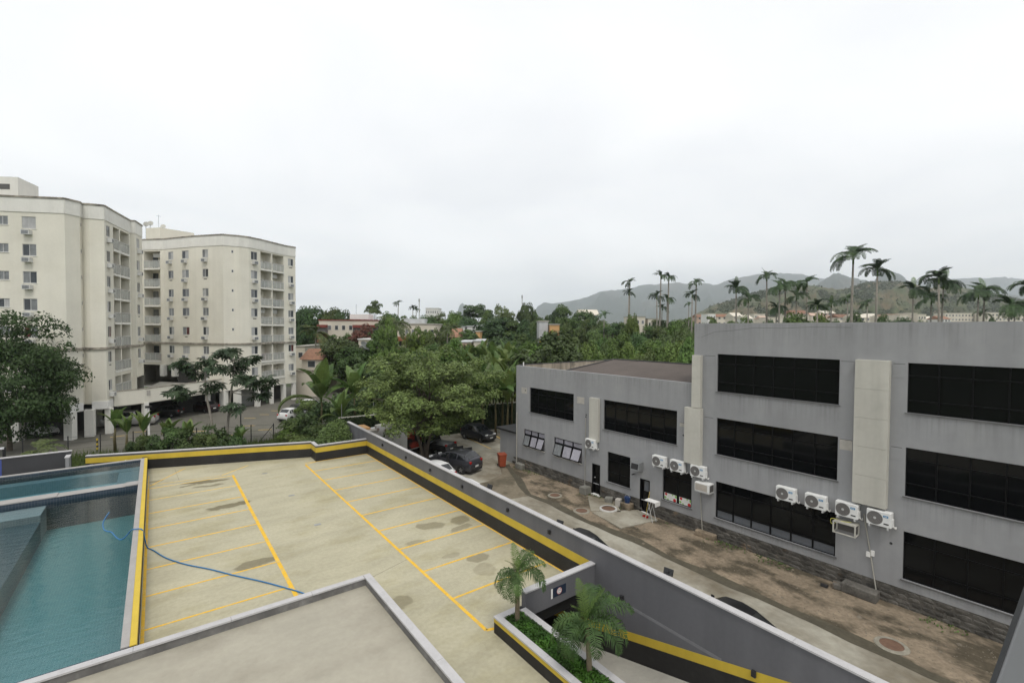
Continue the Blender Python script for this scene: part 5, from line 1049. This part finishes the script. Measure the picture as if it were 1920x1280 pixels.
banana(602,686,49,4.6,'largest banana plant with yellowing leaves behind the deck corner',10); banana(664,688,51,4.2,'banana plant with torn leaves right of the largest one',10); banana(638,738,46,3.0,'smaller banana plant in front of the two big ones',8)
for i,(px,py,d,L_) in enumerate(((215,764,42,2.3),(238,778,41.5,2.1),(268,776,41.5,2.1),(316,784,41,2.1),(352,788,40.5,1.9),(450,802,39.5,1.6))): banana(px,py,d,L_,'young banana plant, %s from the left along the wire fence'%ordinal(i),6,up=True)
# ---- cecropia pair with umbrella clusters
def lobed_leaf(seed):
    r_=random.Random(seed); V=[];F=[]
    for q in range(9):
        a=2*math.pi*q/9+.35; l_=r_.uniform(.85,1.1)*(.75 if q in(0,8) else 1); d=Vector((math.cos(a),math.sin(a),-.22)); s_=Vector((-math.sin(a),math.cos(a),0)); k=len(V)
        V.extend(tuple(x) for x in (Vector((0,0,0)),d*l_*.62+s_*.17+Vector((0,0,.04)),d*l_-Vector((0,0,.10)),d*l_*.62-s_*.17+Vector((0,0,.04)))); F.append((k,k+1,k+2,k+3)[::-1])
    return np_mesh('leaf',V,F,f_cec)
f_cec=foliage('cecropia_leaf',(.028,.052,.024),(.055,.085,.040),.2,clump=1.2)
CL=[lobed_leaf(i) for i in range(3)]
def cecropia(base,trunk,tips,label):
    t=thing('cecropia_tree',label,'tree',base,0,'cecropia pair'); b=MB(); tp=[Vector(p) for p in trunk]; b.tube(smooth_path(tp,4),[.13-.006*i for i in range(4*(len(tp)-1)+1)],8)
    for (i,e) in tips:
        e=Vector(e); s_=tp[i]; b.tube(smooth_path([s_,s_.lerp(e,.55)+Vector((0,0,-.12)),e],3),[.05,.048,.045,.04,.036,.03,.025],6)
    b.build('trunk',m_barkp,t,smooth=True)
    for (i,e) in tips:
        for q in range(12):
            a=q*2.399; r_=.14+.66*math.sqrt(q/12); z=.35-.9*r_*r_+rt.uniform(-.28,.25)
            l_=link('leaf',CL[q%3],t,Vector(e)+Vector((r_*math.cos(a),r_*math.sin(a),z)),(rt.uniform(-.4,.4)-1.0*math.sin(a)*r_,1.0*math.cos(a)*r_+rt.uniform(-.3,.3),rt.uniform(0,6)),(rt.uniform(.50,.74),)*3); v=rt.uniform(.8,1.25); l_.color=(v,v,v,1)
    return t
def rel(px,py,d,b): return tuple(at(px,py,d)-Vector(b))
B_=at(404,835,44); B_.z=-1.3
cecropia(B_,[(0,0,0),rel(395,780,44.0,B_),rel(386,735,44.0,B_),rel(385,690,44.0,B_)],[(2,rel(330,730,44.5,B_)),(2,rel(345,738,43.0,B_)),(3,rel(352,690,44.0,B_)),(3,rel(386,678,44.0,B_)),(3,rel(372,700,45.0,B_)),(3,rel(408,690,43.0,B_)),(2,rel(398,725,44.0,B_)),(3,rel(340,682,43.5,B_))],'cecropia tree with lobed leaf clusters, left of the pair by the fence')
B_=at(424,835,44.5); B_.z=-1.3
cecropia(B_,[(0,0,0),rel(428,785,44.5,B_),rel(433,735,44.5,B_),rel(440,690,44.5,B_),rel(430,672,44.5,B_)],[(4,rel(414,666,44.5,B_)),(4,rel(430,662,44.0,B_)),(4,rel(470,672,44.0,B_)),(3,rel(446,694,45.0,B_)),(2,rel(470,716,44.0,B_)),(2,rel(500,716,44.0,B_)),(2,rel(488,742,44.5,B_)),(3,rel(455,712,43.5,B_)),(1,rel(436,765,44.0,B_)),(4,rel(452,680,45.0,B_))],'cecropia tree with drooping side branches, right of the pair by the fence')
# ---- shrubs, grass and creepers
me_sh=[]
for i,m in enumerate((f_dark,f_mid,f_lite)):
    a,K=crown_mesh('foliage',m,300+i,2600,22,.075,.9,'round',.38); me_sh.append((a,limb_mesh(K,m_wood,i,.05,6,.012)))
def shrub(px,py,wpx,d,k,label,group,base_z=-1.3):
    c=at(px,py,d); h=c.z-base_z; wd=wpx*d/F_PX; t=thing('shrub',label,'shrub',(c.x,c.y,base_z),rt.uniform(0,6),group); a,st=me_sh[k]
    link('stem',st,t,scale=(wd,wd,h)); o=link('foliage',a,t,scale=(wd*1.15,wd*1.15,h)); v=rt.uniform(.75,1.2); o.color=(v*rt.uniform(.9,1.15),v,v,1)
SH=[(300,798,46,40.5,0),(330,794,50,40.5,1),(362,798,46,40,0),(412,786,52,40,0),(440,794,44,39.5,0),(385,806,40,39,1),(275,812,36,41,1),(250,816,30,41.5,0),
 (560,778,60,48,1),(588,762,70,46,0),(615,790,60,43.5,0),(560,812,56,43.5,1),(595,815,56,42,0),(630,800,50,43,1),(655,776,40,47,2),(545,800,46,47,2),(640,752,50,50,0),(690,760,60,50,0),(615,732,70,54,0),(660,720,70,58,0),(700,725,70,58,0),(575,745,40,58,1),(735,745,70,52,0)]
for i,q in enumerate(sorted(SH)): shrub(*q,'%s shrub, %s from the left behind the far deck wall'%(('dark','mid green','pale green')[q[4]],ordinal(i)),'shrubs behind the deck wall')
GR=[]
n=9000; C=np.stack([ng.uniform(-7,13.5,n),np.zeros(n),np.full(n,-1.3)],1); lim=54.3-.26*C[:,0]; C[:,1]=ng.uniform(0,1,n)*9.0; C[:,1]=lim-.4-C[:,1]*(.9)
C=C[C[:,1]>43.0]; N=ng.normal(size=(len(C),3))*[1,1,.15]; N/=np.linalg.norm(N,axis=1,keepdims=True); hgt=ng.uniform(.25,.7,len(C)); hgt[(C[:,0]>9)]*=1.8
T=np.stack([ng.normal(size=len(C))*.25,ng.normal(size=len(C))*.25,np.ones(len(C))],1); S_=np.cross(N,T); S_/=np.linalg.norm(S_,axis=1,keepdims=True); S_*=.03
tip=C+T*hgt[:,None]; V=np.stack([C-S_,C+S_,tip+S_*.15,tip-S_*.15],1).reshape(-1,3)
tag(link('tall_grass',np_mesh('tall_grass',V,np.arange(len(V)).reshape(-1,4),foliage('grass_blade',(.05,.085,.02),(.10,.135,.035),.3))),'tall green grass growing along the wire fence','grass',kind='stuff')
# ivy wall at the back of the alley
iv=thing('ivy_wall','long wall covered in dark ivy behind the parked hatchback','wall',(13.7,45.3,GZ),math.atan2(-2.0,20.5)); IL=20.7
MB().box(0,-.1,-.05,IL,.1,2.75).build('wall',mat('mossy_wall',(.035,.045,.022),.95,.3,1.5,.3,8),iv); MB().box(0,-.13,2.75,IL,.13,2.82).build('coping',m_concrete,iv)
n=11000; C=np.stack([ng.uniform(0,IL,n),-.12-ng.uniform(0,.08,n),ng.uniform(0,2.78,n)],1); N=ng.normal(size=(n,3))*.45+[0,-1,.25]; N/=np.linalg.norm(N,axis=1,keepdims=True)
V,Fq=leaf_quads(C,N,ng.uniform(.10,.18,n),.8); tag(link('ivy',np_mesh('ivy',V,Fq,foliage('ivy_leaf',(.016,.032,.010),(.034,.055,.016),.35)),iv),kind='stuff')
for x in (.3,3.3,6.3,11.5,16.8): MB().tube([(x,0,2.8),(x,0,4.1)],.03,6).build('wire_post',m_metal,iv)

# ================================================================== hills, mountains, town
def ridge(name,pts,D,front,back,m,base=-2.0,n=150,rows=26,amp=.03,power=1.25,seed=0):
    """terrain whose skyline passes through photo points pts when seen from the viewpoint; real depth in front and behind"""
    xs=np.linspace(pts[0][0],pts[-1][0],n); ys=np.interp(xs,[p[0] for p in pts],[p[1] for p in pts]); rg_=np.random.default_rng(seed)
    prof=np.concatenate([np.linspace(0,1,rows),1+np.linspace(0,1,9)[1:]]); V=[]
    nz=rg_.normal(size=(len(prof)//3+3,n//4+3)); nz2=rg_.normal(size=(len(prof)+3,n+3))
    def nv(i,j):
        u,v=i/3,j/4; a,b=int(u),int(v); fu,fv=u-a,v-b; return (nz[a,b]*(1-fu)+nz[a+1,b]*fu)*(1-fv)+(nz[a,b+1]*(1-fu)+nz[a+1,b+1]*fu)*fv
    for i,t in enumerate(prof):
        for j,(px,py) in enumerate(zip(xs,ys)):
            top=at(px,py,D); dirv=Vector((top.x,top.y)).normalized(); r0=math.hypot(top.x,top.y)
            if t<=1: r_=r0-front*(1-t); k=t**power
            else: r_=r0+back*(t-1); k=(2-t)**1.2
            h=top.z-base; z=base+h*k+ (h*amp*(nv(i,j)+.35*nz2[i,j])*math.sin(math.pi*min(1,max(0,k)))*2.0 if 0<t<1.99 else 0)
            if t==1: z=base+h*(1+.006*nz2[i,j])
            V.append((dirv.x*r_,dirv.y*r_,z))
    F=[(i*n+j,i*n+j+1,(i+1)*n+j+1,(i+1)*n+j) for i in range(len(prof)-1) for j in range(n-1)]
    return tag(link(name,np_mesh(name,V,F,m,True)),kind='structure')
m_mtn=mat('mountain_forest',(.045,.056,.044),.95,.3,.004,.3,.03,tint=((.10,.085,.062),.003,.5,.68,.6))
m_hill=mat('hill_scrub',(.058,.070,.026),.95,.4,.03,.5,.11,tint=((.145,.105,.062),.013,.46,.60,.75))
ridge('mountain',[(985,612),(1008,574),(1022,566),(1034,569),(1063,566),(1093,559),(1109,554),(1127,546),(1162,543),(1194,538),(1201,534),(1228,533),(1258,531),(1272,529),(1288,533),(1320,530),(1343,534),(1363,525),(1397,518),(1440,511),(1500,514),(1540,522),(1600,530),(1700,528),(1800,522),(1880,520),(1960,526)],4300,1500,500,m_mtn,n=170,amp=.05,seed=2)
ridge('mountain',[(1500,560),(1535,531),(1562,513),(1572,512),(1582,516),(1597,520),(1610,523),(1638,528),(1649,512),(1662,508),(1674,509),(1690,515),(1704,529),(1740,540),(1790,532),(1850,545),(1950,560)],2700,900,400,m_mtn,amp=.05,seed=5)
ridge('mountain',[(856,590),(860,577),(863,571),(867,568),(871,571),(876,579),(882,590)],4400,150,150,m_mtn,n=24,rows=12,power=.6,amp=.01,seed=8)
ridge('hill',[(1225,612),(1290,596),(1335,573),(1360,566),(1377,561),(1422,547),(1488,533),(1530,536),(1572,543),(1597,539),(1615,531),(1668,527),(1695,529),(1739,540),(1792,533),(1810,539),(1846,547),(1920,562),(2020,585)],880,640,500,m_hill,n=190,rows=40,amp=.035,power=1.5,seed=3)
# scrub on the hill
n=16000; pxs=ng.uniform(1330,1960,n); u=ng.uniform(.25,1,n)
hx=[1225,1290,1335,1360,1377,1422,1488,1530,1572,1597,1615,1668,1695,1739,1792,1810,1846,1920,2020]; hy=[612,596,573,566,561,547,533,536,543,539,531,527,529,540,533,539,547,562,585]
C=[]
ht=np.interp(pxs,hx,hy)
for px,py,t in zip(pxs,ht,u):
    top=at(px,py,880); r0=math.hypot(top.x,top.y); r_=r0-640*(1-t); C.append((top.x/r0*r_,top.y/r0*r_,-2+(top.z+2)*t**1.5+.6))
C=np.array(C); msk=(np.sin(C[:,0]*.035+2)+np.sin(C[:,1]*.05)+np.sin((C[:,0]+C[:,1])*.021)+ng.normal(size=n)*.7)>.1; C=C[msk]
V=[];Fq=[]
for q in range(5):
    N=ng.normal(size=(len(C),3))*.6+[0,0,.6]; N/=np.linalg.norm(N,axis=1,keepdims=True); a,b=leaf_quads(C+ng.normal(size=C.shape)*[1.6,1.6,1.0],N,ng.uniform(2.0,4.5,len(C)),.9); Fq.append(b+len(V)*len(C)*4); V.append(a)
tag(link('hill_scrub',np_mesh('hill_scrub',np.concatenate(V),np.concatenate(Fq),foliage('scrub_leaf',(.040,.060,.022),(.075,.090,.035),.3,clump=.02))),'scrubby bushes covering the hillside behind the palms','scrub',kind='stuff')
def house(px0,px1,pyt,d,label,wall,roof='flat',rm=None,depth=9.0,cols=4,floors=2,base_z=-1.3,group=None,yaw=0.0,zsub=None,parts=None,fh=2.9,name='house'):
    a=at(px0,pyt,d); b=at(px1,pyt,d); c=(a+b)/2; w_=(b-a).length; h=c.z-base_z
    t=thing(name,label,'house',(c.x,c.y,base_z),math.atan2((b-a).y,(b-a).x)+yaw,group)
    MB().box(-w_/2,0,-1,w_/2,depth,h if roof=='flat' else h-.9).build('wall',wall,t)
    if roof=='flat': MB().box(-w_/2-.15,-.15,h,w_/2+.15,depth+.15,h+.22).build('roof',rm or m_concrete,t)
    else:
        r_=MB(); e=.35; z=h-.9; zr=h+.25
        r_.v=[(-w_/2-e,-e,z),(w_/2+e,-e,z),(w_/2+e,depth+e,z),(-w_/2-e,depth+e,z),(-w_/2-e,depth/2,zr+depth*.08),(w_/2+e,depth/2,zr+depth*.08)]; r_.f=[(0,1,5,4),(2,3,4,5),(0,4,3),(1,2,5),(0,3,2,1)]; r_.mi=[0]*5; r_.build('roof',rm or m_tile,t)
    for f in range(floors):
        for q in range(cols):
            x=-w_/2+w_*(q+.5)/cols; z=h-1.0-fh*f-1.2
            if z<.3: continue
            ww=min(1.3,w_/cols*.5); W=MB().box(x-ww/2,-.04,z,x+ww/2,.02,z+1.1).build('window',m_alu,t); MB().box(x-ww/2+.07,-.05,z+.07,x+ww/2-.07,-.04,z+1.03).build('pane',rt.choice((m_glass,m_curtain2,m_glass)),W)
    return t
m_paleh=mat('pale_house_render',(.60,.55,.46),.85,.1,.4); m_whth=mat('white_house_render',(.70,.69,.66),.85,.08,.4); m_orh=mat('orange_house_render',(.56,.33,.15),.85,.1,.5); m_pinkh=mat('salmon_house_render',(.50,.36,.28),.85,.1,.5); m_yelh=mat('yellow_house_paint',(.62,.40,.03),.8,.08,.5)
cr_=house(598,717,601,110,'wide cream building with brick red balcony fronts behind the vines',m_paleh,rm=m_redpt,cols=9,floors=3,fh=3.4,depth=12,name='apartment_house')
for (x0,x1,fl) in ((-7.4,-5.3,3),(.8,6.3,3)):
    for f in range(fl):
        z=12.3-3.4*f; MB().box(x0,-1.2,z-3.2,x1,-.06,z-2.2).build('balcony_front',m_redpt,cr_); MB().box(x0,-.9,z-2.2,x1,-.05,z-.9).build('balcony_shade',m_acg,cr_); MB().box(x0,-1.2,z-.9,x1,-.06,z-.25).build('balcony_head',m_redpt,cr_)
MB().box(-.9,2,13.4,3.5,6,14.6).build('roof_room',m_whth,cr_); MB().tube([(.3,3,14.6),(.3,3,17)],.05,5).build('mast',m_metal,cr_)
th=house(745,816,608,104,'house with stacked terracotta balcony bands right of the vine column',m_paleh,rm=m_concrete,cols=6,floors=3,fh=2.6,depth=10,name='apartment_house')
for f in range(3): MB().box(-4.1,-1.1,8.6-2.5*f,3.6,-.06,9.5-2.5*f).build('balcony_front',m_terr,th)
MB().box(-3.2,2,12.2,1.4,6,13.5).build('roof_room',m_roofme,th)
for i,q in enumerate(((855,872,613,118,m_whth,m_roofme),(876,888,612,118,m_whth,m_roofme),(890,908,611,120,m_whth,m_roofme))): house(*q[:4],'small white roofed house, %s of three in the trees'%ordinal(i),q[4],rm=q[5],cols=3,floors=1,group='white roofed houses')
house(846,860,624,100,'orange house with small gable in the trees',m_orh,'gable',cols=1,floors=1); house(892,900,622,100,'narrow orange house half hidden by trees',m_orh,cols=1,floors=0)
gh=house(1011,1028,603,98,'grey fronted house with yellow lower wall behind the big tree',m_roofme,rm=m_concrete,cols=1,floors=0); MB().box(-.9,-.05,4,.95,0,9.3).build('lower_wall',m_yelh,gh)
house(1031,1049,609,96,'orange box house with flat roof right of the grey one',m_orh,cols=1,floors=0)
house(1088,1122,585,150,'pale pitched roof house behind the treeline right of centre',m_whth,'gable',m_paleh,cols=3,floors=1)
house(798,822,578,210,'white hilltop mansion above the treeline',m_whth,rm=m_whth,cols=7,floors=1)
house(1182,1210,594,150,'low cream house between tree crowns right of centre',m_paleh,cols=3,floors=1); house(1215,1235,598,150,'second low cream house between tree crowns',m_paleh,cols=3,floors=1)
ht_=house(566,602,664,80,'derelict hut with broken clay tile roof beside the far block',m_paleh,'gable',m_tile,cols=1,floors=1,depth=7)
house(860,884,642,86,'long pale metal roofed shed left of the banana grove',m_pinkh,rm=m_roofme,cols=2,floors=0,depth=14); house(888,908,640,86,'second pale metal roofed shed behind the banana grove',m_paleh,rm=m_roofme,cols=2,floors=0,depth=12)
house(672,707,637,92,'low shed with a thin white roof below the red balconies',m_paleh,rm=m_whth,cols=3,floors=1); house(672,700,655,84,'dark roofed shed carrying a big dish',m_paleh,rm=m_roofdk,cols=2,floors=1)
house(553,602,696,78,'low cream yard wall behind the far block',m_paleh,rm=m_ledge,cols=1,floors=0,depth=.4,name='yard_wall'); house(555,572,650,95,'pale cottage beside the coconut palm',m_paleh,cols=1,floors=1)
ds=thing('satellite_dish','large mesh satellite dish on the dark shed roof','satellite dish',at(684,656,82)); D=MB()
for i in range(16):
    q0,q1=2*math.pi*i/16,2*math.pi*(i+1)/16
    for r0,r1 in ((0,.5),(.5,1.0)): D.face([(r0*math.cos(q0),r0*math.sin(q0),r0*r0*.3),(r1*math.cos(q0),r1*math.sin(q0),r1*r1*.3),(r1*math.cos(q1),r1*math.sin(q1),r1*r1*.3),(r0*math.cos(q1),r0*math.sin(q1),r0*r0*.3)])
D.build('dish',m_metal,ds,(0,0,.6),(R(48),0,R(30))); MB().tube([(0,0,-1.2),(0,0,.6)],.06,6).build('mast',m_metal,ds)
TOWN=[]
rh=random.Random(12); px=1308
while px<1775:
    wd=rh.uniform(14,34); TOWN.append((px,px+wd,rh.uniform(584,596),rh.uniform(215,330))); px+=wd*rh.uniform(.75,1.3)
for i,(x0,x1,py,d) in enumerate(TOWN):
    k=rh.random(); house(x0,x1,py,d,'small %s house, %s from the left at the foot of the hill'%('pale' if k<.7 else ('salmon' if k<.8 else 'white'),ordinal(i)),m_paleh if k<.7 else (m_pinkh if k<.8 else m_whth),rh.choice(('gable','flat','gable')),rh.choice((m_tile,m_paleh,m_paleh,m_pinkh)),cols=3,floors=2,group='houses at the foot of the hill')
house(1772,1845,587,330,'long cream terrace of flats, left of two under the hill',m_paleh,cols=12,floors=2); house(1852,1935,586,320,'long cream terrace of flats reaching the right frame edge',m_paleh,cols=12,floors=2)
# ---- utility poles
for (px,py,d,lab) in ((979,553,150,'thin mast above the treeline at centre'),(786,560,158,'bare pole beside the distant twin palms')):
    c=at(px,py,d); t=thing('mast',lab,'mast',(c.x,c.y,-1.3)); MB().tube([(0,0,0),(0,0,c.z+1.3)],.12,6).build('pole',m_concrete,t); MB().box(-.25,-.05,c.z+.3,.25,.05,c.z+1.2).build('antenna',m_metal,t)

# ================================================================== fences and yard clutter
fn=thing('wire_fence','wire fence with dark metal posts along the condominium lot','fence',(0,0,0))
fp=[(-9.0,56.3),(-6.07,55.12),(-3.97,55.0),(-1.69,54.5),(-.73,54.15),(.55,53.68),(3.0,53.0),(5.2,52.3),(7.31,51.56),(9.2,51.1)]
for (x,y) in fp: MB().tube([(x,y,-1.3),(x,y,.62)],.045,6).build('post',m_dark,fn)
for z in (-1.0,-.5,0,.5):
    MB().tube([(x,y,z) for x,y in fp],.008,4).build('wire',m_dark,fn)
MB().tube([(9.2,51.1,.5),(7.9,51.4,-1.2)],.03,5).build('brace',m_dark,fn)
lp=thing('lamp_post','dark lamp post with small head standing by the fence','lamp post',(6.5,52.0,-1.3)); MB().tube([(0,0,0),(0,0,3.55)],.05,8).build('post',m_dark,lp); MB().box(-.25,-.12,3.5,.1,.12,3.68).build('lamp_head',m_dark,lp)
lp=thing('lamp_post','white post with dark cap in front of the garage pillar','lamp post',(-.62,60.5,-1.3)); MB().tube([(0,0,0),(0,0,3.1)],.09,8).build('post',m_white,lp); MB().box(-.28,-.18,3.1,.28,.18,3.3).build('lamp_head',m_dark,lp)
bo=thing('bollard','thin yellow and black striped bollard by the fence','bollard',(-4.3,56.6,-1.3))
for k in range(6): MB().tube([(0,0,.2*k),(0,0,.2*(k+1)-.001)],.07,8).build('band',m_yellow if k%2 else m_dark,bo)
lw=thing('terrace_wall','low grey wall with pale coping and blue panel beyond the pool','wall',(-14,44.0,0)); MB().box(0,0,-1.3,9.3,.18,1.45).build('wall',mat('charcoal_paint',(.06,.06,.064),.8,.08),lw); MB().box(-.02,-.04,1.45,9.34,.22,1.51).build('coping_slab',m_cop,lw); MB().box(9.1,-.9,-1.3,9.28,-.002,1.2).build('return_wall',m_office,lw); MB().box(9.06,-.9,1.2,9.32,-.05,1.26).build('coping_slab',m_cop,lw)
MB().box(0,-.03,-.6,6.0,-.004,1.40).build('blue_panel',mat('blue_tarp',(.075,.105,.33),.6,.08,2),lw)
lp=thing('garden_lamp','black garden lamp with white head at the left edge beyond the pool','lamp post',at(8,868,33)); MB().tube([(0,0,-2),(0,0,1.1)],.09,8).build('post',m_dark,lp); MB().box(-.5,-.1,1.0,.02,.1,1.12).build('lamp_head',m_lamp,lp)
palm(70,842,36,33.0,'small yellow green palm beyond the pool wall','coconut palms',FC,13,shaft=False)
# wheelie bin
bn=thing('wheelie_bin','orange wheelie bin with lid beside the lean-to','bin',(22.55,31.2,GZ),R(-20)); b=MB(); b.v=[(-.24,-.28,.06),(.24,-.28,.06),(.24,.28,.06),(-.24,.28,.06),(-.31,-.36,1.0),(.31,-.36,1.0),(.31,.36,1.0),(-.31,.36,1.0)]; b.f=[(0,3,2,1),(4,5,6,7),(0,1,5,4),(1,2,6,5),(2,3,7,6),(3,0,4,7)]; b.mi=[0]*6
m_bin=mat('orange_plastic',(.28,.06,.026),.5,.12,3); b.build('body',m_bin,bn,bevel=.03); MB().box(-.34,-.39,1.002,.34,.39,1.09).build('lid',m_bin,bn,bevel=.03)
for x in (-.25,.25): MB().tube([(x-.04,.3,.1),(x+.04,.3,.1)],.1,10).build('wheel',m_rubber,bn)
# ironing-board like stand with towel, broom, bucket, blocks, manholes
def wp(s_,y,z=GZ): return OB(s_,y,z)
it=thing('drying_stand','white folding stand with towel outside the second door','folding stand',wp(16.55,.55),OB_ANG)
MB().tube([(-.25,0,0),(.1,0,1.25)],.018,6).tube([(-.25,.35,0),(.1,.35,1.25)],.018,6).tube([(.3,0,0),(-.1,0,1.2)],.018,6).tube([(.3,.35,0),(-.1,.35,1.2)],.018,6).build('legs',m_alu,it)
MB().box(-.45,-.05,1.2,.3,.4,1.24).build('top',m_white,it); MB().box(-.47,-.06,1.0,-.44,.42,1.25).build('towel',m_white,it)
br=thing('broom','yellow handled broom with red head leaning by the folding stand','broom',wp(17.0,.5),OB_ANG); MB().tube([(0,.1,.12),(.05,-.35,1.5)],.014,6).build('handle',mat('broom_handle',(.6,.45,.1),.6),br); MB().box(-.18,.02,0,.18,.18,.14).build('head',m_red,br)
bu=thing('bucket','dark blue plastic bucket on a block beside the second door','bucket',wp(18.55,.35,GZ+.42),OB_ANG); MB().tube([(0,0,0),(0,0,.36)],[.15,.2],16,cap=True).build('body',mat('blue_plastic',(.015,.04,.12),.4,.1),bu,smooth=False); MB().tube([(-.19,0,.36),(-.1,0,.5),(.1,0,.5),(.19,0,.36)],.01,5).build('handle',m_alu,bu)
m_mortar2=mat('old_concrete',(.20,.195,.17),.9,.2,2,.2,9)
BLK=[(18.55,.35,.7,.5,.42,0,'mossy stone block under the blue bucket',m_dirt),(19.2,.4,.35,.4,.5,20,'pale stone block next to the bucket',m_patch),(22.1,.35,.6,.6,.5,0,'square concrete step left of the first door',m_mortar2),(6.35,.35,1.25,.55,.42,0,'long mossy concrete block below the drain pipe',m_stone),(7.1,.4,.5,.45,.25,15,'low dark stone beside the long mossy block',m_stone),(13.4,.22,1.1,.35,.3,6,'eroded ochre stone under the window air conditioner',m_dirt),(29.3,.25,.8,.4,.45,0,'broken concrete lump at the far corner of the office',m_mortar2),(20.0,.35,.5,.45,.35,30,'leaning stone slab between the two doors',m_mortar2)]
for (s_,y,w_,d_,h_,a,lab,m) in BLK:
    o=MB().box(-w_/2,-d_/2,0,w_/2,d_/2,h_).build('stone_block',m,loc=wp(s_,y),rot=(0,R(rh.uniform(-5,5)),OB_ANG+R(a)),bevel=.05); tag(o,lab,'stone block')
for k,(x,y,r_,lab,sw_) in enumerate(((22.5,19.75,.42,'manhole with thick white rim between the doors',1),(20.95,5.1,.36,'round manhole with pale rim on the verge near the camera',1),(21.0,20.6,.36,'brown manhole cover set in the dirt near the concrete apron',0),(21.5,23.6,.34,'manhole with thin pale rim on the far verge',1))):
    t=thing('manhole',lab,'manhole',(x,y,-1.236)); q=MB().tube([(0,0,0),(0,0,.10 if k==0 else .03)],[r_+.16,r_+.12],24,cap=False)
    n_=24
    for j in range(n_):
        a0,a1=2*math.pi*j/n_,2*math.pi*(j+1)/n_; z=.10 if k==0 else .03; q.face([((r_+.12)*math.cos(a0),(r_+.12)*math.sin(a0),z),((r_+.12)*math.cos(a1),(r_+.12)*math.sin(a1),z),(r_*math.cos(a1),r_*math.sin(a1),z),(r_*math.cos(a0),r_*math.sin(a0),z)])
    q.build('rim',mat('worn_rim',(.27,.25,.20),.9,.2,4) if k!=0 else mat('chalky_rim',(.50,.49,.46),.9,.25,3,.3,11),t); MB().disc((0,0,.06 if k==0 else .02),r_,'z',24).build('cover',mat('rusty_cover',(.16,.095,.065),.9,.2,4),t)
# gravel, litter and weeds on the verge
n=1600; me=[]; C=[]; rg2=np.random.default_rng(4)
Vv=[];Fv=[]
for i in range(n):
    y=rg2.uniform(2,31); x=20.3+rg2.uniform(0,1)**.8*3.6+max(0,y-25)*.3; r_=rg2.uniform(.012,.035)*(1 if rg2.random()<.97 else 3); b0=len(Vv); z=-1.243
    for q in range(5): a=q*1.2566+rg2.uniform(0,.5); Vv.append((x+r_*math.cos(a),y+r_*math.sin(a),z))
    Vv.append((x,y,z+r_*rg2.uniform(.4,.9))); Fv+=[(b0+q,b0+(q+1)%5,b0+5) for q in range(5)]
tag(link('gravel',np_mesh('gravel',Vv,Fv,mat('verge_gravel',(.17,.145,.11),.9,.3,6,.4,25))),'loose stones and rubble scattered on the muddy verge','gravel',kind='stuff')
n=1500; s_=ng.uniform(3,30,n); P=np.array([tuple(OB(a,.05+abs(b)*.35,-1.24)) for a,b in zip(s_,ng.normal(size=n))]); P=P[(np.sin(s_*2.1)+np.sin(s_*.7)+ng.normal(size=n)*.5)>.5]
N=ng.normal(size=P.shape)*.6+[0,0,.8]; N/=np.linalg.norm(N,axis=1,keepdims=True); V,Fq=leaf_quads(P+np.array([0,0,.04]),N,ng.uniform(.06,.16,len(P)),.5); tag(link('weeds',np_mesh('weeds',V,Fq,f_mid)),'small weeds growing along the foot of the stone plinth','weeds',kind='stuff')
fl=tag(MB().box(-.13,-.1,0,.13,.1,.12).build('fallen_floodlight',m_dark,loc=wp(7.55,.75),rot=(R(15),0,OB_ANG),bevel=.01),'small black floodlight lying on the verge by the mossy block','floodlight')
pt=thing('plank_stack','orange boards resting on rubble behind the boundary wall end','boards',(14.4,41.2,GZ)); MB().box(-.6,-1.6,0,.7,1.4,2.4).build('rubble',m_concrete,pt,bevel=.15); MB().box(-.5,-1.0,2.42,.5,.6,2.62).build('boards',m_orh,pt); MB().box(.1,-1.6,2.2,.9,-.8,2.45).build('grey_board',m_patch,pt)
hb=thing('store_box','grey topped red storage box behind the short end wall','storage box',(11.6,39.0,GZ)); MB().box(-1.0,-.6,0,1.0,.6,1.7).build('body',m_redpt,hb); MB().box(-1.05,-.65,1.702,1.05,.65,1.8).build('lid',m_concrete,hb)
# vine mat over the corner of the wall
n=6000; C=np.stack([ng.normal(12.2,1.2,n),ng.normal(41.2,1.0,n),np.zeros(n)],1); C[:,2]=-1.2+ng.uniform(0,1,n)**.5*np.maximum(.2,3.3-((C[:,0]-12.6)**2)*.5-((C[:,1]-41.8)**2)*.35); N=ng.normal(size=(n,3))*.6+[-.3,-.5,.7]; N/=np.linalg.norm(N,axis=1,keepdims=True)
C=C[(C[:,0]<13.3)]; V,Fq=leaf_quads(C,N[:len(C)],ng.uniform(.10,.22,len(C)),.75); tag(link('creeper',np_mesh('creeper',V,Fq,f_mid)),'green creeper heaped over the far end of the boundary wall','creeper',kind='stuff')

# ================================================================== haze
hz=MB().box(-5600,-5600,-4,5600,5600,580).build('haze',m_white); hz.data.materials.clear()
hm=bpy.data.materials.new('haze_air'); hm.use_nodes=True; t=hm.node_tree; t.nodes.remove(t.nodes['Principled BSDF']); pv=t.nodes.new('ShaderNodeVolumePrincipled'); pv.inputs['Color'].default_value=(.90,.95,1.0,1); pv.inputs['Density'].default_value=2.0e-4; pv.inputs['Anisotropy'].default_value=.7
t.links.new(pv.outputs[0],t.nodes['Material Output'].inputs['Volume']); hz.data.materials.append(hm); tag(hz,kind='stuff'); hz['label']='pale blue haze over the distant hills'; hz['category']='haze'

cp=thing('clay_pot','brown clay pot standing on the ramp behind the planter','pot',(11.72,10.5,yz(10.5)-1.02)); MB().tube([(0,0,0),(0,0,.22),(0,0,.38)],[.12,.17,.15],14).build('body',m_terr,cp,smooth=True); MB().tube([(0,0,.381),(0,0,.43)],.17,14).build('rim',m_terr,cp)
